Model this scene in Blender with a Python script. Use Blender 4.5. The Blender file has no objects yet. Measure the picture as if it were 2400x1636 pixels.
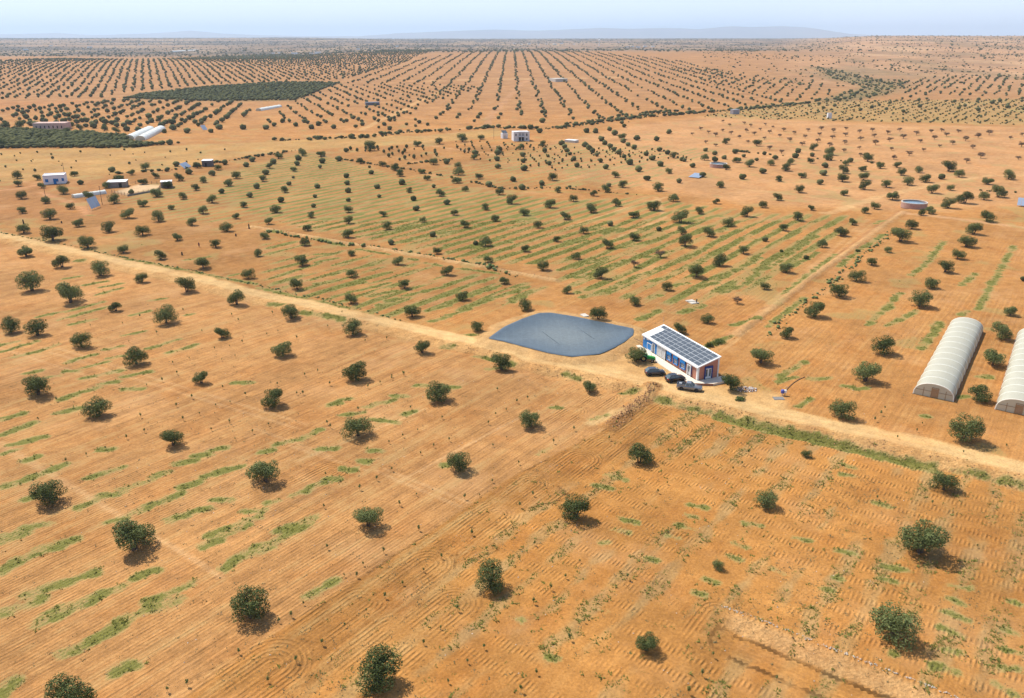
import bpy, bmesh, math, random
import numpy as np
from mathutils import Vector, Matrix

# ------------------------------------------------------------------ camera, sky, sun, exposure
sc = bpy.context.scene
COL = sc.collection
F_PX, CAM_H = 1920.0, 70.0
PITCH = math.atan(732 / F_PX)
cam = bpy.data.cameras.new("camera")
cam.sensor_width = 36.0
cam.lens = 36.0 * F_PX / 2400.0
cam.clip_start, cam.clip_end = 1.0, 120000.0
camo = bpy.data.objects.new("camera", cam)
COL.objects.link(camo)
camo.location = (0, 0, CAM_H)
camo.rotation_euler = (math.pi / 2 - PITCH, 0, 0)
sc.camera = camo

SUN_AZ = (-0.75, 0.66)
SUN_EL = math.radians(54)
world = bpy.data.worlds.new("World")
sc.world = world
world.use_nodes = True
wn = world.node_tree
wn.nodes.clear()
wo = wn.nodes.new("ShaderNodeOutputWorld")
wb = wn.nodes.new("ShaderNodeBackground")
ws = wn.nodes.new("ShaderNodeTexSky")
ws.sky_type = 'NISHITA'
ws.sun_disc = False
ws.sun_elevation = SUN_EL
ws.sun_rotation = math.atan2(SUN_AZ[0], SUN_AZ[1])
ws.altitude = 200
ws.air_density = 1.0
ws.dust_density = .9
ws.ozone_density = 1.6
wb.inputs["Strength"].default_value = 0.12
# thin bright veil of high cloud, stronger towards the left of the view
tcw = wn.nodes.new("ShaderNodeTexCoord"); nzw = wn.nodes.new("ShaderNodeTexNoise"); mpw = wn.nodes.new("ShaderNodeMapping")
mpw.inputs["Scale"].default_value = (1.3, 1.3, 4.0); wn.links.new(tcw.outputs["Generated"], mpw.inputs["Vector"]); wn.links.new(mpw.outputs[0], nzw.inputs["Vector"])
nzw.inputs["Scale"].default_value = 1.6; nzw.inputs["Detail"].default_value = 5
rgw = wn.nodes.new("ShaderNodeMapRange"); wn.links.new(nzw.outputs[0], rgw.inputs[0])
for i_, q_ in enumerate((.35, .68, .72, 1.0)): rgw.inputs[i_ + 1].default_value = q_
mxw = wn.nodes.new("ShaderNodeMix"); mxw.data_type = 'RGBA';  sxw = wn.nodes.new("ShaderNodeSeparateXYZ"); wn.links.new(tcw.outputs["Generated"], sxw.inputs[0])
elw = wn.nodes.new("ShaderNodeMapRange"); wn.links.new(sxw.outputs[2], elw.inputs[0])          # milky near the horizon, clear overhead
for i_, q_ in enumerate((.06, .40, 1.0, .06)): elw.inputs[i_ + 1].default_value = q_
mlw = wn.nodes.new("ShaderNodeMath"); mlw.operation = 'MULTIPLY'; wn.links.new(rgw.outputs[0], mlw.inputs[0]); wn.links.new(elw.outputs[0], mlw.inputs[1])
wn.links.new(ws.outputs[0], mxw.inputs[6]); mxw.inputs[7].default_value = (6.6, 7.7, 9.2, 1)
wn.links.new(mlw.outputs[0], mxw.inputs[0])
wn.links.new(mxw.outputs[2], wb.inputs["Color"])
wn.links.new(wb.outputs[0], wo.inputs["Surface"])
sl = bpy.data.lights.new("sun", 'SUN')
sl.energy = 5.0
sl.angle = math.radians(0.5)
sl.color = (1.0, 0.94, 0.82)
slo = bpy.data.objects.new("sun", sl)
COL.objects.link(slo)
slo.location = (-200, 200, 400)
_h = math.hypot(*SUN_AZ)
sd_ = Vector((-SUN_AZ[0] / _h * math.cos(SUN_EL), -SUN_AZ[1] / _h * math.cos(SUN_EL), -math.sin(SUN_EL)))
slo.rotation_euler = sd_.to_track_quat('-Z', 'Y').to_euler()
sc.view_settings.view_transform = 'Standard'
sc.view_settings.look = 'None'
sc.view_settings.exposure = 0.32
sc.view_settings.gamma = 1.0
sc.view_settings.use_curve_mapping = False
sc.render.engine = 'CYCLES'
sc.cycles.use_denoising = True
sc.cycles.max_bounces = 5
sc.cycles.volume_bounces = 1
sc.cycles.transparent_max_bounces = 8

rng = np.random.default_rng(7)
random.seed(7)

# ------------------------------------------------------------------ numbers: noise, survey helpers
def vnoise(x, y, s, seed=0):
    x = np.asarray(x, float) / s + seed * 17.31; y = np.asarray(y, float) / s - seed * 9.77
    xi = np.floor(x).astype(np.int64); yi = np.floor(y).astype(np.int64)
    fx = x - xi; fy = y - yi
    fx = fx * fx * (3 - 2 * fx); fy = fy * fy * (3 - 2 * fy)
    def h(a, b):
        n = (a * 374761393 + b * 668265263 + seed * 1442695) & 0xFFFFFFFF
        n = ((n ^ (n >> 13)) * 1274126177) & 0xFFFFFFFF
        return ((n ^ (n >> 16)) & 0xFFFF) / 65535.0
    return (h(xi, yi) * (1 - fx) + h(xi + 1, yi) * fx) * (1 - fy) + (h(xi, yi + 1) * (1 - fx) + h(xi + 1, yi + 1) * fx) * fy
def fbm(x, y, s, seed=0, o=3):
    r = 0; a = 0.5; t = 0
    for i in range(o):
        r = r + a * vnoise(x, y, s / 2 ** i, seed + i * 5); t += a; a *= 0.5
    return r / t
def sstep(a, b, x):
    t = np.clip((x - a) / (b - a), 0, 1); return t * t * (3 - 2 * t)
_c, _s = math.cos(PITCH), math.sin(PITCH)
def ray(u, v):
    x = (np.asarray(u, float) - 1200) / F_PX; y = -(np.asarray(v, float) - 818) / F_PX
    return x, _c + y * _s, -_s + y * _c
def flat(u, v, z=0.0):
    dx, dy, dz = ray(u, v); t = (CAM_H - z) / -dz
    return np.stack([dx * t, dy * t], -1)
TILE = {'a0': (0, 480), 'a1': (600, 480), 'a2': (1200, 480), 'a3': (1800, 480), 'b0': (0, 850), 'b1': (600, 850), 'b2': (1200, 850), 'b3': (1800, 850),
        'c0': (0, 1226), 'c1': (600, 1226), 'c2': (1200, 1226), 'c3': (1800, 1226), 'm0': (0, 260), 'm1': (800, 260), 'm2': (1600, 260)}
def px(t, x, y):
    o = TILE[t]; k = 2.905 if t[0] == 'm' else 3.8633
    return o[0] + x / k, o[1] + y / k
def pdist(P, poly, closed=False):
    """distance, signed side (+ left), arc position of points P to a polyline"""
    P = np.asarray(P, float); poly = np.asarray(poly, float)
    n = len(poly); segs = range(n if closed else n - 1)
    best = np.full(P.shape[:-1], 1e18); side = np.zeros_like(best); arc = np.zeros_like(best); acc = 0.0
    for i in segs:
        a = poly[i]; b = poly[(i + 1) % n]; d = b - a; L = math.hypot(*d)
        t = ((P[..., 0] - a[0]) * d[0] + (P[..., 1] - a[1]) * d[1]) / (L * L)
        tc = np.clip(t, 0, 1)
        ex = P[..., 0] - a[0] - tc * d[0]; ey = P[..., 1] - a[1] - tc * d[1]
        dd = ex * ex + ey * ey
        m = dd < best
        cr = d[0] * (P[..., 1] - a[1]) - d[1] * (P[..., 0] - a[0])
        best = np.where(m, dd, best); side = np.where(m, np.sign(cr), side); arc = np.where(m, acc + tc * L, arc)
        acc += L
    return np.sqrt(best), side, arc
def inside(P, poly):
    P = np.asarray(P, float); x, y = P[..., 0], P[..., 1]; r = np.zeros(x.shape, bool); n = len(poly); j = n - 1
    for i in range(n):
        xi, yi = poly[i]; xj, yj = poly[j]
        if yi != yj:
            c = ((yi > y) != (yj > y)) & (x < (xj - xi) * (y - yi) / (yj - yi) + xi)
            r ^= c
        j = i
    return r
def pmask(P, poly, soft):
    d, _, _ = pdist(P, poly, True); s = np.where(inside(P, poly), d, -d)
    return sstep(-soft, soft, s)

# field frame: rows run at 54 degrees, headlands across them
AU = math.radians(54)
UX, UY = math.cos(AU), math.sin(AU)
def uw(x, y): return x * UX + y * UY, x * UY - y * UX

ROAD = flat([0, 155, 310, 440, 600, 729, 859, 988, 1118, 1200, 1238, 1375, 1479, 1616, 1720, 1800, 1929, 2059, 2188, 2400],
            [549, 583, 620, 645, 687, 714, 744, 775, 801, 820, 836, 862, 884, 920, 944, 966, 992, 1018, 1046, 1100])
ROAD = np.vstack([ROAD[0] + (ROAD[0] - ROAD[1]) * 6, ROAD, ROAD[-1] + (ROAD[-1] - ROAD[-2]) * 6])
BUND = flat([590, 1200, 1304], [532, 638, 658])
RPATH = flat([2118, 2060, 1990, 1900, 1800, 1722], [496, 535, 588, 652, 728, 786])
SPUR = flat([1531, 1428], [913, 1000], -1.0)
BANK2 = flat([1690, 1800, 1960, 2200, 2330], [1430, 1473, 1538, 1632, 1690], -1.7)
POND = flat([1150, 1186, 1226, 1265, 1293, 1348, 1410, 1480, 1479, 1460, 1434, 1402, 1341, 1293, 1238, 1183],
            [791, 765, 747, 734, 733, 742, 755, 769, 784, 799, 813, 827, 833, 826, 812, 798], 0.7)
PONDC = POND.mean(0)
BA, BB = flat(1506.5, 812, .25), flat(1633.5, 891.6, .25)
BX = (BB - BA) / np.linalg.norm(BB - BA); BL = float(np.linalg.norm(BB - BA))
BY = np.array([-BX[1], BX[0]]); BD = 5.45
HOUSEPAD = np.array([BA - BX * 3 - BY * 4, BB + BX * 4 - BY * 4, BB + BX * 4 + BY * 8, BA - BX * 3 + BY * 8])

YL = np.array([0, 850, 1250, 1700, 2050, 2600, 4000, 9000, 12000, 16000, 60000]); ZL = np.array([0, 0, 5, 19, 23, 9, 8, 60, 46, 0, 0])
YC = np.array([0, 900, 1500, 2200, 2800, 3500, 5000, 9000, 12000, 16000, 60000]); ZC = np.array([0, 0, 9, 22, 30, 17, 19, 52, 40, 0, 0])
YR = np.array([0, 1100, 2500, 4000, 5200, 7000, 9000, 12000, 16000, 60000]); ZR = np.array([0, 0, 25, 54, 72, 73, 60, 40, 0, 0])
def hbase(x, y):
    x = np.asarray(x, float); y = np.asarray(y, float)
    a = x / np.maximum(y, 50.0)
    zl = zc = zr = 0
    for k in (.84, .9, .95, 1, 1.05, 1.1, 1.16):
        zl = zl + np.interp(y * k, YL, ZL) / 7; zc = zc + np.interp(y * k, YC, ZC) / 7; zr = zr + np.interp(y * k, YR, ZR) / 7
    wl = sstep(-.12, -.3, a); wr = sstep(.28, .42, a)
    z = zl * wl + zr * wr + zc * (1 - wl - wr)
    far = sstep(900, 2500, y)
    z = z + far * (fbm(x, y, 520, 3) - .5) * (4 + 9 * wr) * sstep(45000, 9000, y)
    z = z + sstep(2500, 6000, y) * (fbm(x, y, 1500, 8) - .5) * 16 * sstep(14000, 9000, y) * (1 - .5 * wr)
    z = z + sstep(330, 700, y) * (fbm(x, y, 130, 5) - .5) * 2.0
    return z
def height(x, y):
    x = np.asarray(x, float); y = np.asarray(y, float)
    P = np.stack([x, y], -1)
    z = hbase(x, y)
    nearm = sstep(700, 300, y)
    z = z + nearm * ((fbm(x, y, 22, 11) - .5) * .35 + (vnoise(x, y, 5, 12) - .5) * .08)
    near = y < 700
    if np.any(near):
        Pn = P[near]; xn = x[near]; yn = y[near]; zn = z[near]
        d, s, _ = pdist(Pn, ROAD); sd = d * s
        D = np.interp(xn, [-260, -150, -60, 0, 30, 110], [.45, .6, .5, .8, 1.15, 1.2])
        e = -sd + (vnoise(xn, yn, 2.2, 21) - .5) * .9
        zn = zn - D * sstep(2.6, 6.0, e) - .3 * np.exp(-((-sd - 6.2) / 1.3) ** 2)
        bank = sstep(2.2, 2.9, e) * sstep(5.6, 4.8, e)
        zn = zn + bank * (vnoise(xn, yn, .8, 22) - .5) * .35
        d, s, a = pdist(Pn, BUND); zn = zn + .75 * np.exp(-(d / .85) ** 2) * (1 + .5 * (vnoise(xn, yn, 1.4, 23) - .5))
        d, s, a = pdist(Pn, RPATH); sd = d * s
        zn = zn + .5 * np.exp(-((sd) / 1.3) ** 2) * (1 + .3 * (vnoise(xn, yn, 1.4, 24) - .5)) - .35 * sstep(.6, 2.5, -sd) * sstep(30, 8, -sd)
        d, s, a = pdist(Pn, SPUR); zn = zn + .62 * np.exp(-(d / 1.2) ** 2) * (1 + 1.2 * (vnoise(xn, yn, .8, 25) - .5))
        d, s, a = pdist(Pn, BANK2); sd = d * s
        endf = sstep(.2, 4, a)
        zn = zn - .62 * endf * sstep(.3, 3.5, -sd + (vnoise(xn, yn, 2, 26) - .5) * .6) + .25 * np.exp(-(d / .5) ** 2) * endf
        mb = sstep(.2, .8, -sd) * sstep(3.4, 2.8, -sd) * endf
        zn = zn + mb * (vnoise(xn, yn, .7, 27) - .5) * .35
        d, s, a = pdist(Pn, POND, True); ins = inside(Pn, POND)
        zn = np.where(ins, np.maximum(.46 - 1.3 * d, -3.2), zn + .48 * sstep(4.6, 1.2, d) * (1 + .2 * (vnoise(xn, yn, 1.6, 28) - .5)))
        hp = pmask(Pn, HOUSEPAD, 2.0) * np.where(ins, 0, sstep(1.5, 5.5, d))
        tx = (Pn - BA) @ BX
        zn = zn * (1 - hp) + hp * np.interp(tx, [0, 16, 27], [.13, .05, -.32])
        z[near] = zn
    return z
def W(u, v, hf=None):
    """pixel of the survey photo -> point on the terrain (x, y, z)"""
    hf = hf or hbase
    u = np.atleast_1d(np.asarray(u, float)); v = np.atleast_1d(np.asarray(v, float))
    dx, dy, dz = ray(u, v)
    ts = np.geomspace(40, 30000, 1400)
    X = dx[:, None] * ts; Y = dy[:, None] * ts; Z = CAM_H + dz[:, None] * ts
    below = Z < hf(X, Y)
    i = np.where(below.any(1), below.argmax(1), len(ts) - 1)
    lo = ts[np.maximum(i - 1, 0)]; hi = ts[i]
    for _ in range(22):
        m = (lo + hi) / 2; b = (CAM_H + dz * m) < hf(dx * m, dy * m)
        hi = np.where(b, m, hi); lo = np.where(b, lo, m)
    x = dx * hi; y = dy * hi
    return np.stack([x, y, height(x.copy(), y.copy())], -1), hi
def Wn(u, v):
    """same, but refined on the detailed near terrain"""
    p, t = W(u, v); dx, dy, dz = ray(np.atleast_1d(u), np.atleast_1d(v)); t = t.copy()
    for _ in range(6):
        z = height(dx * t, dy * t); tn = (CAM_H - z) / -dz; t = np.where(dy * t < 650, .5 * t + .5 * tn, t)
    x = dx * t; y = dy * t
    return np.stack([x, y, height(x.copy(), y.copy())], -1), t
def W1(u, v): return Wn([u], [v])[0][0]

# ------------------------------------------------------------------ mesh + scene helpers
def tag(o, label=None, cat=None, group=None, kind=None):
    if label: o["label"] = label
    if cat: o["category"] = cat
    if group: o["group"] = group
    if kind: o["kind"] = kind
    return o
def link(name, me, mat=None, parent=None):
    o = bpy.data.objects.new(name, me); COL.objects.link(o)
    if mat is not None and not me.materials: me.materials.append(mat)
    if parent is not None: o.parent = parent
    return o
def thing(name, label, cat, loc, rz=0.0, group=None):
    o = bpy.data.objects.new(name, None); COL.objects.link(o)
    o.location = loc; o.rotation_euler = (0, 0, rz); o.empty_display_size = .3
    return tag(o, label, cat, group)
class MB:
    def __init__(s): s.v = []; s.f = []
    def add(s, vs, fs):
        n = len(s.v); s.v += [tuple(p) for p in vs]; s.f += [tuple(i + n for i in f) for f in fs]; return s
    def box(s, x0, x1, y0, y1, z0, z1, taper=0.0):
        t = taper
        return s.add([(x0, y0, z0), (x1, y0, z0), (x1, y1, z0), (x0, y1, z0), (x0 + t, y0 + t, z1), (x1 - t, y0 + t, z1), (x1 - t, y1 - t, z1), (x0 + t, y1 - t, z1)],
                     [(3, 2, 1, 0), (4, 5, 6, 7), (0, 1, 5, 4), (1, 2, 6, 5), (2, 3, 7, 6), (3, 0, 4, 7)])
    def tube(s, pts, rad, n=6, cap=True):
        pts = [Vector(p) for p in pts]; rad = rad if hasattr(rad, '__len__') else [rad] * len(pts)
        vs = []; fs = []
        for i, p in enumerate(pts):
            d = (pts[min(i + 1, len(pts) - 1)] - pts[max(i - 1, 0)]).normalized()
            a = d.orthogonal().normalized() if i == 0 else (a - d * a.dot(d)).normalized()
            b = d.cross(a)
            for k in range(n):
                t = 2 * math.pi * k / n; vs.append(p + (a * math.cos(t) + b * math.sin(t)) * rad[i])
        for i in range(len(pts) - 1):
            for k in range(n):
                fs.append((i * n + k, i * n + (k + 1) % n, (i + 1) * n + (k + 1) % n, (i + 1) * n + k))
        if cap:
            fs.append(tuple(range(n))[::-1]); fs.append(tuple((len(pts) - 1) * n + k for k in range(n)))
        return s.add(vs, fs)
    def lathe(s, prof, n=16, c=(0, 0, 0)):
        vs = []; fs = []
        for (r, z) in prof:
            for k in range(n):
                t = 2 * math.pi * k / n; vs.append((c[0] + r * math.cos(t), c[1] + r * math.sin(t), c[2] + z))
        for i in range(len(prof) - 1):
            for k in range(n): fs.append((i * n + k, i * n + (k + 1) % n, (i + 1) * n + (k + 1) % n, (i + 1) * n + k))
        return s.add(vs, fs)
    def rings(s, R, cap=True):
        n = len(R[0]); vs = [p for r in R for p in r]; fs = []
        for i in range(len(R) - 1):
            for k in range(n): fs.append((i * n + k, i * n + (k + 1) % n, (i + 1) * n + (k + 1) % n, (i + 1) * n + k))
        if cap:
            fs.append(tuple(range(n))[::-1]); fs.append(tuple((len(R) - 1) * n + k for k in range(n)))
        return s.add(vs, fs)
    def panel(s, q, inset=.08, off=.012, th=.02):
        """thin pane laid on the quad q (4 points, counter-clockwise from outside)"""
        q = [Vector(p) for p in q]; c = sum(q, Vector()) / 4
        nrm = (q[1] - q[0]).cross(q[3] - q[0]).normalized()
        r = [p + (c - p).normalized() * inset for p in q]
        return s.add([p - nrm * th for p in r] + [p + nrm * off for p in r],
                     [(4, 5, 6, 7), (0, 1, 5, 4), (1, 2, 6, 5), (2, 3, 7, 6), (3, 0, 4, 7), (3, 2, 1, 0)])
    def mesh(s, name, mat=None, smooth=False):
        me = bpy.data.meshes.new(name); me.from_pydata(s.v, [], s.f); me.update()
        if smooth: me.polygons.foreach_set("use_smooth", [True] * len(me.polygons))
        if mat: me.materials.append(mat)
        return me
    def build(s, name, mat, parent=None, smooth=False):
        return link(name, s.mesh(name, mat, smooth), None, parent)
def np_mesh(name, V, Fq, mat=None, smooth=False, attrs=None):
    """fast mesh from arrays; Fq is (n,3) or (n,4)"""
    me = bpy.data.meshes.new(name); k = Fq.shape[1]
    me.vertices.add(len(V)); me.vertices.foreach_set("co", np.ascontiguousarray(V, np.float32).ravel())
    me.loops.add(len(Fq) * k); me.loops.foreach_set("vertex_index", np.ascontiguousarray(Fq, np.int32).ravel())
    me.polygons.add(len(Fq)); me.polygons.foreach_set("loop_start", np.arange(0, len(Fq) * k, k, dtype=np.int32))
    if smooth: me.polygons.foreach_set("use_smooth", np.ones(len(Fq), bool))
    me.update(calc_edges=True)
    for n, a in (attrs or {}).items():
        if a.ndim == 1:
            at = me.attributes.new(n, 'FLOAT', 'POINT'); at.data.foreach_set("value", np.ascontiguousarray(a, np.float32))
        else:
            at = me.attributes.new(n, 'FLOAT_COLOR', 'POINT')
            at.data.foreach_set("color", np.ascontiguousarray(np.hstack([a, np.ones((len(a), 1))]), np.float32).ravel())
    if mat: me.materials.append(mat)
    return me

# ------------------------------------------------------------------ materials
class NT:
    def __init__(s, name):
        s.m = bpy.data.materials.new(name); s.m.use_nodes = True; s.t = s.m.node_tree; s.b = s.t.nodes["Principled BSDF"]; s.o = s.t.nodes["Material Output"]
    def n(s, t, **k):
        d = s.t.nodes.new(t)
        for a, b in k.items(): setattr(d, a, b)
        return d
    def l(s, a, b): s.t.links.new(a, b)
    def math(s, op, a, b=None, c=None, clamp=False):
        d = s.n("ShaderNodeMath", operation=op); d.use_clamp = clamp
        for i, q in enumerate((a, b, c)):
            if q is None: continue
            if isinstance(q, (int, float)): d.inputs[i].default_value = q
            else: s.l(q, d.inputs[i])
        return d.outputs[0]
    def mix(s, f, a, b, mode='MIX'):
        d = s.n("ShaderNodeMix", data_type='RGBA', blend_type=mode)
        for i, q in ((0, f), (6, a), (7, b)):
            if isinstance(q, (int, float)): d.inputs[i].default_value = q
            elif isinstance(q, tuple): d.inputs[i].default_value = (*q, 1)
            else: s.l(q, d.inputs[i])
        return d.outputs[2]
    def noise(s, scale, detail=3, vec=None, rough=.55):
        d = s.n("ShaderNodeTexNoise"); d.inputs["Scale"].default_value = scale; d.inputs["Detail"].default_value = detail; d.inputs["Roughness"].default_value = rough
        if vec is None: vec = s.n("ShaderNodeTexCoord").outputs["Object"]
        s.l(vec, d.inputs["Vector"]); return d.outputs[0]
    def rng(s, x, a, b, c, d):
        r = s.n("ShaderNodeMapRange"); s.l(x, r.inputs[0])
        for i, q in enumerate((a, b, c, d)): r.inputs[i + 1].default_value = q
        return r.outputs[0]
def mat(name, col, rough=.7, metal=0.0, var=.12, scale=3.0, bump=0.0, spec=.35, trans=0.0, coat=0.0):
    k = NT(name); tc = k.n("ShaderNodeTexCoord").outputs["Object"]
    nz = k.noise(scale, 4, tc); f = k.rng(nz, .25, .75, 1 - var, 1 + var)
    k.l(k.mix(1.0, tuple(col), f, 'MULTIPLY'), k.b.inputs["Base Color"])
    k.b.inputs["Roughness"].default_value = rough; k.b.inputs["Metallic"].default_value = metal; k.b.inputs["Specular IOR Level"].default_value = spec
    if coat: k.b.inputs["Coat Weight"].default_value = coat
    if bump:
        b = k.n("ShaderNodeBump"); b.inputs["Strength"].default_value = .6; b.inputs["Distance"].default_value = bump
        k.l(k.noise(scale * 6, 4, tc), b.inputs["Height"]); k.l(b.outputs[0], k.b.inputs["Normal"])
    if trans:
        t = k.n("ShaderNodeBsdfTranslucent"); t.inputs["Color"].default_value = (*col, 1)
        mx = k.n("ShaderNodeMixShader"); mx.inputs[0].default_value = trans
        k.l(k.b.outputs[0], mx.inputs[1]); k.l(t.outputs[0], mx.inputs[2]); k.l(mx.outputs[0], k.o.inputs["Surface"])
    return k.m
def ground_mat():
    k = NT("soil"); k.b.inputs["Roughness"].default_value = .95; k.b.inputs["Specular IOR Level"].default_value = .1
    geo = k.n("ShaderNodeTexCoord").outputs["Object"]
    def rowvec(du, dw):
        m = k.n("ShaderNodeMapping"); m.vector_type = 'TEXTURE'; m.inputs["Rotation"].default_value = (0, 0, AU_); m.inputs["Scale"].default_value = (du, dw, 1)
        k.l(geo, m.inputs["Vector"]); return m.outputs[0]
    soil = k.n("ShaderNodeAttribute", attribute_name="soil").outputs["Color"]
    aux = k.n("ShaderNodeSeparateColor"); k.l(k.n("ShaderNodeAttribute", attribute_name="aux").outputs["Color"], aux.inputs[0])
    fur, rough, green = aux.outputs[0], aux.outputs[1], aux.outputs[2]
    ph = k.n("ShaderNodeAttribute", attribute_name="phase").outputs["Fac"]
    plain = k.n("ShaderNodeAttribute", attribute_name="streak").outputs["Fac"]
    nb = k.noise(.035, 5, geo); nm = k.noise(.35, 5, geo, .6); nf = k.noise(2.6, 5, geo, .7)
    s1 = k.noise(1.0, 4, rowvec(9, .42), .65); s2 = k.noise(1.0, 3, rowvec(40, 2.2), .6)
    c = k.mix(1.0, soil, k.rng(nb, .3, .7, .80, 1.16), 'MULTIPLY')
    c = k.mix(1.0, c, k.rng(nm, .25, .75, .76, 1.20), 'MULTIPLY')
    c = k.mix(1.0, c, k.rng(nf, .25, .75, .68, 1.26), 'MULTIPLY')
    c = k.mix(k.rng(k.noise(.09, 4, geo), .50, .66, 0, .6), c, k.mix(1.0, c, (.96, .84, .72), 'MULTIPLY'))
    c = k.mix(k.rng(k.noise(.055, 5, geo, .65), .52, .70, 0, .32), c, (.55, .315, .15))
    # plough streaks: paler dry crests, darker turned soil
    st = k.math('MULTIPLY', plain, k.math('ADD', k.math('MULTIPLY', k.math('SUBTRACT', s1, .5), 1.5), k.math('SUBTRACT', s2, .5)))
    c = k.mix(1.0, c, k.rng(st, -.5, .5, .60, 1.32), 'MULTIPLY')
    # thin straw and dying weeds between the rows
    stw = k.math('MULTIPLY', k.rng(k.math('ADD', s2, k.math('MULTIPLY', nm, .55)), .78, 1.0, 0, .55), plain)
    c = k.mix(k.math('MULTIPLY', stw, k.rng(nf, .35, .6, .2, 1)), c, (.30, .235, .105))
    wob = k.math('MULTIPLY_ADD', nm, 3.2, ph)
    line = k.math('SINE', wob)
    brk = k.rng(k.noise(.8, 3, geo), .34, .62, .15, 1.0)
    fl = k.math('MULTIPLY', k.math('MULTIPLY', line, fur), brk)
    c = k.mix(1.0, c, k.rng(fl, -1, 1, .84, 1.10), 'MULTIPLY')
    # clods on banks and heaps
    cl = k.math('MULTIPLY', rough, k.rng(k.noise(1.7, 5, geo, .75), .42, .62, 0, 1))
    c = k.mix(k.math('MULTIPLY', cl, .42), c, k.mix(1.0, c, (.62, .52, .42), 'MULTIPLY'))
    g1 = k.rng(k.math('ADD', k.math('MULTIPLY', green, 1.15), k.math('ADD', k.math('MULTIPLY_ADD', nf, 2.0, -1.0), k.math('MULTIPLY_ADD', nm, .5, -.25))), .44, .88, 0, .86)
    g0 = k.rng(k.math('ADD', green, k.math('MULTIPLY_ADD', nf, 1.1, -.55)), .16, .52, 0, .6)
    c = k.mix(g0, c, k.mix(nm, (.40, .33, .135), (.26, .235, .09)))
    gcol = k.mix(k.noise(.45, 4, geo), (.075, .095, .011), (.175, .168, .04))
    gcol = k.mix(1.0, gcol, k.rng(k.noise(5.5, 4, geo, .75), .3, .7, .62, 1.4), 'MULTIPLY')
    c = k.mix(g1, c, gcol)
    k.l(c, k.b.inputs["Base Color"])
    hgt = k.math('MULTIPLY', fl, .085)
    hgt = k.math('ADD', hgt, k.math('MULTIPLY', nf, k.math('MULTIPLY_ADD', rough, .22, .14)))
    hgt = k.math('ADD', hgt, k.math('MULTIPLY', nm, k.math('MULTIPLY_ADD', rough, .3, .16)))
    hgt = k.math('ADD', hgt, k.math('MULTIPLY', st, .10))
    b = k.n("ShaderNodeBump"); b.inputs["Strength"].default_value = .95; b.inputs["Distance"].default_value = 1.0
    k.l(hgt, b.inputs["Height"]); k.l(b.outputs[0], k.b.inputs["Normal"])
    return k.m
def leaf_mat(name, a, b, sc_=2.2, trans=.18):
    k = NT(name); k.b.inputs["Roughness"].default_value = .7 if trans else .95; k.b.inputs["Specular IOR Level"].default_value = .08 if trans else .05
    oi = k.n("ShaderNodeObjectInfo"); geo = k.n("ShaderNodeNewGeometry")
    tc = k.n("ShaderNodeTexCoord").outputs["Object"]
    f = k.math('MULTIPLY_ADD', k.noise(sc_ * 2.4, 3, tc), .9, k.math('MULTIPLY_ADD', geo.outputs["Random Per Island"], .7, -.35))
    f = k.math('ADD', f, k.math('MULTIPLY_ADD', oi.outputs["Random"], .5, -.25), None, True)
    c = k.mix(f, a, b); k.l(c, k.b.inputs["Base Color"])
    t = k.n("ShaderNodeBsdfTranslucent"); k.l(k.mix(1.0, c, (1.0, 1.0, .55), 'MULTIPLY'), t.inputs["Color"])
    mx = k.n("ShaderNodeMixShader"); mx.inputs[0].default_value = trans
    k.l(k.b.outputs[0], mx.inputs[1]); k.l(t.outputs[0], mx.inputs[2]); k.l(mx.outputs[0], k.o.inputs["Surface"])
    return k.m
AU_ = AU
M_SOIL = ground_mat()
M_OLIVE = leaf_mat("olive_leaves", (.044, .060, .015), (.21, .238, .088))
M_FAR = leaf_mat("far_leaves", (.045, .050, .018), (.125, .125, .052), .05, .0)
M_ALM = leaf_mat("dry_twigs", (.10, .062, .045), (.20, .145, .095), 2.2, 0)
M_SAP = leaf_mat("sapling_leaves", (.08, .12, .03), (.20, .235, .09))
M_GRASS = leaf_mat("grass_blades", (.12, .14, .018), (.28, .255, .075), .35, .4)
M_WEED = leaf_mat("dry_weeds", (.11, .105, .05), (.27, .22, .12), .35, .2)
M_BUSH = leaf_mat("bush_leaves", (.06, .085, .02), (.15, .17, .055))
M_BARK = mat("bark", (.12, .085, .06), .9, 0, .3, 9, .03)
M_WHITE = mat("white_paint", (.80, .79, .76), .55, 0, .05, 1.5)
M_ROOFW = mat("white_roof_paint", (.82, .82, .81), .5, 0, .04, 1.2)
M_BLUE = mat("blue_paint", (.008, .165, .46), .5, 0, .12, 1.3)
M_NAVY = mat("navy_paint", (.012, .045, .22), .45, 0, .1, 2)
M_PINK = mat("terracotta_paint", (.46, .195, .128), .8, 0, .1, 2.0, .01)
M_CONC = mat("concrete", (.52, .48, .42), .85, 0, .14, 1.0, .02)
M_PAVE = mat("pale_paving", (.70, .60, .48), .75, 0, .08, 1.1, .01)
M_GREYM = mat("grey_metal", (.42, .43, .44), .45, .3, .1, 3)
M_SHUT = mat("shutter_metal", (.56, .56, .56), .5, .1, .08, 3)
M_DARK = mat("dark_opening", (.02, .018, .016), .8, 0, .2, 3)
M_GLASS = mat("pane_glass", (.08, .11, .12), .08, 0, .15, 2, 0, .6)
M_GRILLE = mat("white_grille", (.72, .72, .72), .6, 0, .08, 9)
M_ALU = mat("aluminium", (.62, .64, .66), .4, .5, .06, 3)
M_TYRE = mat("tyre_rubber", (.022, .021, .020), .85, 0, .2, 8)
M_RIM = mat("wheel_rim", (.36, .36, .36), .35, .7, .1, 8)
M_LAMP = mat("lamp_glass", (.75, .76, .76), .2, 0, .05, 5)
M_RED = mat("tail_light_glass", (.35, .02, .02), .25, 0, .1, 5)
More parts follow.
